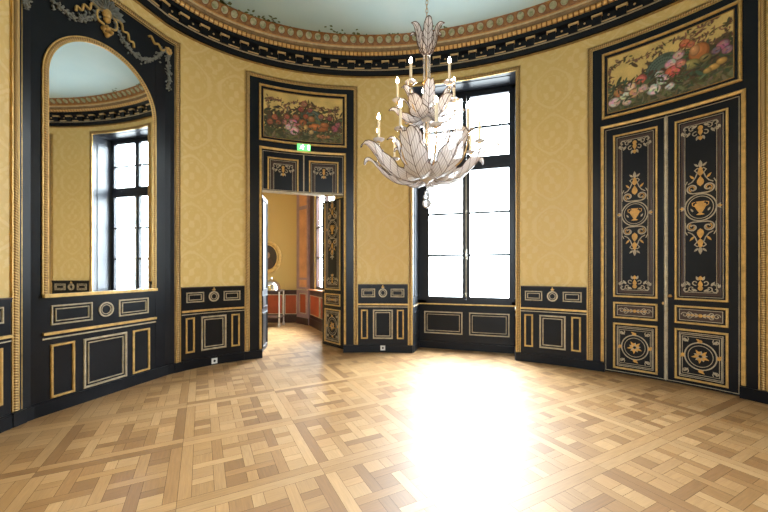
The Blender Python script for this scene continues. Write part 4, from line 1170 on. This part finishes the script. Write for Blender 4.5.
def oval_picture():
    a = lfm - .86; z = 1.845
    r = empty('oval_picture', Fm(a, z - .55, 0)); tag(r, 'dark oval portrait in a gilded frame beyond the open door', 'picture')
    L = r.location; M = lambda x, y, d=0: tuple(Vector(Fm(x, y, d)) - L)
    mb = MB(); sweep(mb, M, ell(a, z, .28, .36, 40), [(0, .0), (0, .03), (-.03, .055), (-.07, .05), (-.10, .03), (-.10, 0)], True, 0, 9); sweep(mb, M, ell(a, z, .28, .36, 40), [(0, .0), (0, .03), (.02, .045), (.02, 0)], True, 0, 9); mb.build('frame', GILT, r, smooth=50)
    mb = MB(); shape(mb, M, ell(a, z, .285, .365, 40), .004, .02, 0)
    for x, y, ra, rb, m_ in ((0, -.19, .15, .17, 1), (0, .06, .06, .085, 2), (0, .10, .075, .085, 3)): shape(mb, M, ell(a + x, z + y, ra, rb, 20), .02, .0205 if m_ != 2 else .0215, m_)
    mb.build('canvas', [mat('portrait_ground', (.03, .02, .015), .4), mat('portrait_coat', (.05, .025, .02), .4), mat('portrait_face', (.35, .2, .11), .5), mat('portrait_hair', (.04, .025, .015), .5)], r)
oval_picture()

def trolley():
    a = lfm - .56
    cx, cy, _ = Fm(a, 0, .62)
    r = empty('serving_trolley', (cx, cy, 0)); tag(r, 'small wheeled serving trolley beyond the open door', 'trolley')
    P = mat('pale_metal', (.6, .58, .55), .3, .8); DK = mat('dark_wood_shelf', (.06, .035, .025), .4)
    dx, dy = Fm(1, 0, 0)[0] - Fm(0, 0, 0)[0], Fm(1, 0, 0)[1] - Fm(0, 0, 0)[1]
    M = lambda x, y, z: (x * dx + y * dy, x * dy - y * dx, z)
    hw, hd = .26, .20
    for sx in (-1, 1):
        for sy in (-1, 1):
            mb = MB(); tube(mb, [M(sx * hw, sy * hd, .10), M(sx * hw, sy * hd, .93)], .022 if (sx, sy) == (1, 1) or (sx, sy) == (-1, 1) else .018, 10); lg = mb.build('leg', P, r, smooth=60)
            mb = MB(); c = M(sx * hw, sy * hd, .05)
            rows = [[(c[0] + q * dx + rr * cos(t) * dy * -1, c[1] + q * dy + rr * cos(t) * dx, c[2] + rr * sin(t)) for t in np.linspace(0, 2 * pi, 14)[:-1]] for q, rr in ((-.018, .02), (-.018, .05), (.018, .05), (.018, .02))]
            mb.grid(rows, None, 0, close=True); mb.face(rows[0]); mb.face(rows[-1]); mb.build('caster', P, lg)
    def shelf(z, th, nm, mt):
        mb = MB(); q = [M(-hw - .03, -hd - .03, 0), M(hw + .03, -hd - .03, 0), M(hw + .03, hd + .03, 0), M(-hw - .03, hd + .03, 0)]
        lo = [(x, y, z) for x, y, _ in q]; hi = [(x, y, z + th) for x, y, _ in q]
        mb.face(lo); mb.face(hi)
        for i in range(4): mb.face([lo[i], lo[(i + 1) % 4], hi[(i + 1) % 4], hi[i]])
        mb.build(nm, mt, r)
    shelf(.93, .03, 'tabletop', DK); shelf(.24, .025, 'lower_shelf', DK)
    # domed cover standing on it
    dm = empty('dome_cover', (cx, cy, .96)); tag(dm, 'silver domed dish cover on the trolley beyond the door', 'dish cover')
    mb = MB(); lathe(mb, [(.001, .28)] + [(.235 * sin(t), .05 + .23 * cos(t)) for t in np.linspace(.1, pi / 2, 8)] + [(.245, .03), (.245, .0)], 24); mb.build('cover', mat('polished_silver', (.75, .74, .72), .18, 1.0), dm, smooth=50)
    mb = MB(); lathe(mb, [(.01, .275), (.018, .29), (.03, .31), (.02, .335), (.001, .34)], 12); mb.build('finial', P, dm, smooth=50)
trolley()

# ---------------------------------------------------------------- chandelier
def chandelier(cx, cy):
    root = empty('chandelier', (cx, cy, 2.1)); tag(root, 'tiered chandelier of beaded glass leaves with lit candle lamps', 'chandelier')
    dz = -2.1
    def leaf(ang, prof, wmax, lobes=4, roll=.35, m_=8):
        """prof: centre line [(r, z)]; broad scalloped blade, cupped, ribs sweeping from the midrib to the scallops"""
        P = catmull([prof[0]] + prof + [prof[-1]], m_) + [np.array(prof[-1], float)]
        n = len(P); ca, sa = cos(ang), sin(ang)
        L = [0]
        for i in range(1, n): L.append(L[-1] + hypot(*(P[i] - P[i - 1])))
        nc = 9
        def at(t, q):
            """t along, q across (-1..1); ribs slant forwards towards the edge"""
            x = min(1.0, max(0.0, t)) * L[-1]
            i = min(n - 2, max(0, int(np.searchsorted(L, x)) - 1)); k = (x - L[i]) / max(1e-9, L[i + 1] - L[i])
            p = P[i] + (P[i + 1] - P[i]) * k; tg = P[min(i + 2, n - 1)] - P[max(i - 1, 0)]; tg = tg / (hypot(*tg) or 1); nr = (-tg[1], tg[0])
            env = (sin(pi * min(1, .06 + .94 * t) ** .85) ** .62 if 0 < t < 1 else .12)
            if t > .8: env = max(env, .5 * (1 - ((t - .8) / .2) ** 3))
            w = wmax * max(env, .10) * (1 + .26 * (abs(sin(lobes * pi * (t + .02))) - .6))
            lift = abs(q) ** 1.7 * w * roll
            r = p[0] + nr[0] * lift; z = p[1] + nr[1] * lift; y = q * w
            return (r * ca - y * sa, r * sa + y * ca, z + dz), (x, q * w)
        nt = 34
        G = [[at(i / nt, (j / (nc - 1)) * 2 - 1) for j in range(nc)] for i in range(nt + 1)]
        rows = [[g[0] for g in r] for r in G]; uvs = [[(g[1][1] + g[1][0] * .0, g[1][0]) for g in r] for r in G]
        mb = MB(); mb.grid(rows, uvs); o = mb.build('glass_leaf', BEAD, root, smooth=179)
        mb = MB(); tube(mb, [r[0] for r in rows] + [r[-1] for r in rows[::-1]], .0040, 5)
        tube(mb, [r[nc // 2] for r in rows], .003, 5)
        for k in range(1, lobes * 2):
            t1 = k / (lobes * 2.0)
            for sg in (-1, 1):
                tube(mb, [at(max(0, t1 - .16 + .16 * q ** .8), sg * q)[0] for q in (0, .25, .5, .75, 1.0)], .0023, 4)
        mb.build('leaf_wire', WIRE, o, smooth=179)
    # big lower tier, two rings
    for k in range(8): leaf(radians(-72.6 + 22.5 + 45 * k), [(.03, 2.42), (.15, 2.355), (.30, 2.37), (.44, 2.46), (.53, 2.56), (.60, 2.635), (.655, 2.645), (.675, 2.61)], .125, 4)
    for k in range(7): leaf(radians(-72.6 + 26 + 51.43 * k), [(.02, 2.44), (.10, 2.43), (.20, 2.49), (.27, 2.60), (.31, 2.70), (.36, 2.755), (.40, 2.74)], .075, 4, .45)
    # upper tier
    for k in range(6): leaf(radians(-72.6 + 30 + 60 * k), [(.03, 3.00), (.10, 2.95), (.19, 2.955), (.27, 3.01), (.33, 3.065), (.37, 3.06)], .085, 3)
    for k in range(6): leaf(radians(-72.6 + 60 * k), [(.03, 3.01), (.09, 3.015), (.16, 3.08), (.21, 3.17), (.26, 3.225), (.29, 3.21)], .062, 3, .4)
    # crown
    for k in range(6): leaf(radians(-72.6 + 60 * k), [(.022, 3.60), (.05, 3.63), (.085, 3.70), (.105, 3.79), (.14, 3.86), (.18, 3.86)], .052, 3, .25)
    for k in range(2): leaf(radians(-72.6 + 180 * k), [(.012, 3.60), (.03, 3.67), (.038, 3.76), (.03, 3.85), (.02, 3.935)], .045, 3, .15)
    # stem
    mb = MB(); lathe(mb, [(.001, 2.40 + dz), (.02, 2.42 + dz), (.014, 2.5 + dz), (.014, 3.6 + dz), (.02, 3.64 + dz), (.012, 3.90 + dz), (.004, 3.94 + dz)], 12); mb.build('stem', BRASS, root, smooth=50)
    for k in range(4):
        an = k * pi / 2 + .5; mb = MB(); tube(mb, [(.028 * cos(an), .028 * sin(an), z + dz) for z in (2.5, 2.9, 3.3, 3.6)], .010, 8); mb.build('glass_rod', CRYSTAL, root, smooth=60)
    mb = MB(); lathe(mb, [(.03, 2.47 + dz)] + [(.075 * sin(t) + .01, 2.42 + .06 * cos(t) + dz) for t in np.linspace(.5, pi - .2, 9)] + [(.012, 2.335 + dz)], 16); mb.build('hub', m_gilt('hub_bead', (.6, .55, .5), .4, .3), root, smooth=50)
    mb = MB(); lathe(mb, [(.02, 3.03 + dz)] + [(.05 * sin(t) + .005, 2.985 + .04 * cos(t) + dz) for t in np.linspace(.5, pi - .2, 8)], 14); mb.build('hub', bpy.data.materials['hub_bead'], root, smooth=50)
    mb = MB(); lathe(mb, [(.002, 3.365 + dz)] + [(.042 * sin(t), 3.325 + .04 * cos(t) + dz) for t in np.linspace(.2, pi - .2, 9)] + [(.002, 3.285 + dz)], 14); mb.build('amber_ball', mat('amber_gilt', (.8, .42, .1), .25, .4), root, smooth=60)
    # pendant drops
    mb = MB(); tube(mb, [(0, 0, 2.335 + dz), (0, 0, 2.26 + dz)], .004, 6)
    for z, r_ in ((2.255, .026), (2.215, .036), (2.15, .046)): lathe(mb, [(.001, z + r_ + dz)] + [(r_ * sin(t), z + r_ * cos(t) + dz) for t in np.linspace(.15, pi - .15, 10)] + [(.001, z - r_ + dz)], 16)
    mb.build('pendant_drop', mat('milky_glass', (.6, .6, .63), .08, 0, .8, **{'Transmission Weight': .35}), root, smooth=60)
    # arms with candles
    def arm(ang, r, zp, r0, z0, hc):
        ca, sa = cos(ang), sin(ang)
        R = lambda q, z: (q * ca, q * sa, z + dz)
        mb = MB(); pts = catmull([(r0, z0), (r0, z0), (r * .5, z0 - .04), (r * .85, z0 + .0), (r, zp - .09), (r, zp - .02), (r, zp - .02)], 5)
        tube(mb, [R(*p) for p in pts], .006, 6); a = mb.build('arm', BRASS, root, smooth=60)
        mb = MB()
        for zz, rr in ((zp - .055, .017), (zp - .09, .013)): lathe(mb, [(.001, zz + rr + dz)] + [(rr * sin(t), zz + rr * cos(t) + dz) for t in np.linspace(.2, pi - .2, 7)] + [(.001, zz - rr + dz)], 10, r * ca, r * sa)
        mb.build('bead', CRYSTAL, a, smooth=60)
        mb = MB()
        for k in range(8):      # petalled drip pan
            t0 = k * pi / 4; rows = []
            for j in range(4):
                q = j / 3; rad = .012 + .042 * q; wd = (.010 + .014 * sin(pi * min(1, q * .75 + .1)))
                zz = zp - .008 + .022 * q ** 2 + dz
                row = []
                for sgn in (-1, 0, 1):
                    x = rad * cos(t0) - sgn * wd * sin(t0); y = rad * sin(t0) + sgn * wd * cos(t0)
                    row.append((r * ca + x, r * sa + y, zz + abs(sgn) * .004))
                rows.append(row)
            mb.grid(rows)
        lathe(mb, [(.018, zp - .012 + dz), (.024, zp + .004 + dz), (.016, zp + .02 + dz)], 10, r * ca, r * sa, 1)
        mb.build('drip_pan', [mat('petal_glass', (.6, .55, .52), .15, 0, .6, **{'Transmission Weight': .3}) if 'petal_glass' not in bpy.data.materials else bpy.data.materials['petal_glass'], BRASS], a, smooth=50)
        mb = MB(); lathe(mb, [(.0135, zp + .01 + dz), (.0135, zp + .01 + hc + dz), (.004, zp + .014 + hc + dz)], 12, r * ca, r * sa); c = mb.build('candle', CANDLE, root, smooth=50)
        zb = zp + .012 + hc + dz
        mb = MB(); lathe(mb, [(.005, zb), (.013, zb + .010), (.016, zb + .022), (.012, zb + .040), (.004, zb + .054), (.0005, zb + .064)], 12, r * ca, r * sa); mb.build('flame_bulb', FLAME, c, smooth=80)
    base = radians(-90 + 17.4)     # front of the ring, towards the camera
    for k in range(10): arm(base + radians(2 + 36 * k), .50, 2.70, .05, 2.46, .185)
    for k in range(5): arm(base + radians(36 + 72 * k), .30, 3.195, .03, 3.0, .175)
    # chain to the ceiling
    mb = MB()
    z = 3.935; k = 0
    while z < 5.50:
        an = (k % 2) * pi / 2
        pts = [(.011 * cos(t) * cos(an), .011 * cos(t) * sin(an), z + .024 + .026 * sin(t) + dz) for t in np.linspace(0, 2 * pi, 13)[:-1]]
        tube(mb, pts, .0032, 5, closed=True); z += .041; k += 1
    mb.build('chain', BRASS, root, smooth=60)
    mb = MB(); lathe(mb, [(.001, 5.44 + dz), (.03, 5.455 + dz), (.06, 5.50 + dz), (.065, 5.529 + dz)], 16); mb.build('ceiling_rose', BRASS, root, smooth=50)
chandelier(-.19, -.107)

# ---------------------------------------------------------------- light, camera, output
world = bpy.data.worlds.new('daylight'); SC.world = world; world.use_nodes = True
bg = world.node_tree.nodes['Background']
bg.inputs[0].default_value = (.86, .94, 1.0, 1)
wt = world.node_tree; tc = wt.nodes.new('ShaderNodeTexCoord'); sx = wt.nodes.new('ShaderNodeSeparateXYZ'); mr_ = wt.nodes.new('ShaderNodeMapRange')
wt.links.new(tc.outputs['Generated'], sx.inputs[0]); wt.links.new(sx.outputs[2], mr_.inputs[0])      # overcast sky: brighter overhead than at the horizon
mr_.inputs[1].default_value = -.1; mr_.inputs[2].default_value = .9; mr_.inputs[3].default_value = 6.5; mr_.inputs[4].default_value = 33.0
wt.links.new(mr_.outputs[0], bg.inputs[1])

def portal(name, loc, normal, sx, sy):
    l = bpy.data.lights.new(name, 'AREA'); l.shape = 'RECTANGLE'; l.size = sx; l.size_y = sy
    l.cycles.is_portal = True
    o = bpy.data.objects.new(name, l); COL.objects.link(o); o.location = loc
    o.rotation_euler = Vector(normal).to_track_quat('-Z', 'Z').to_euler()
    return o
portal('window_portal', (-.04, WY + .16, 2.85), (0, -1, 0), 1.7, 3.9)
portal('window_portal', ((1 + BSH) / 2, -4.47, 2.75), (0, 1, 0), 1 - BSH, 3.6)  # samples sky through the added rear window
K = flat(NEXT[2], NEXT[3]); p = K(1.25, 2.5, -.2); q = K(1.25, 2.5, 0)
portal('window_portal', p, (q[0] - p[0], q[1] - p[1], 0), 1.4, 3.0)

cam = bpy.data.cameras.new('camera'); co = bpy.data.objects.new('camera', cam); COL.objects.link(co)
co.location = (.426, -3.477, 1.5); co.rotation_euler = (pi / 2, 0, .304)
cam.sensor_width = 36; cam.lens = 346.2 / 768 * 36; cam.shift_y = (269.6 - 256) / 768
cam.clip_start = .05
SC.camera = co
SC.view_settings.view_transform = 'Standard'; SC.view_settings.look = 'None'; SC.view_settings.gamma = 1
SC.view_settings.exposure = 1.62
SC.view_settings.use_curve_mapping = False
cy = SC.cycles
cy.use_denoising = True; cy.max_bounces = 10; cy.diffuse_bounces = 5; cy.glossy_bounces = 5; cy.transmission_bounces = 6; cy.transparent_max_bounces = 16
cy.caustics_reflective = False; cy.caustics_refractive = False; cy.sample_clamp_indirect = 12
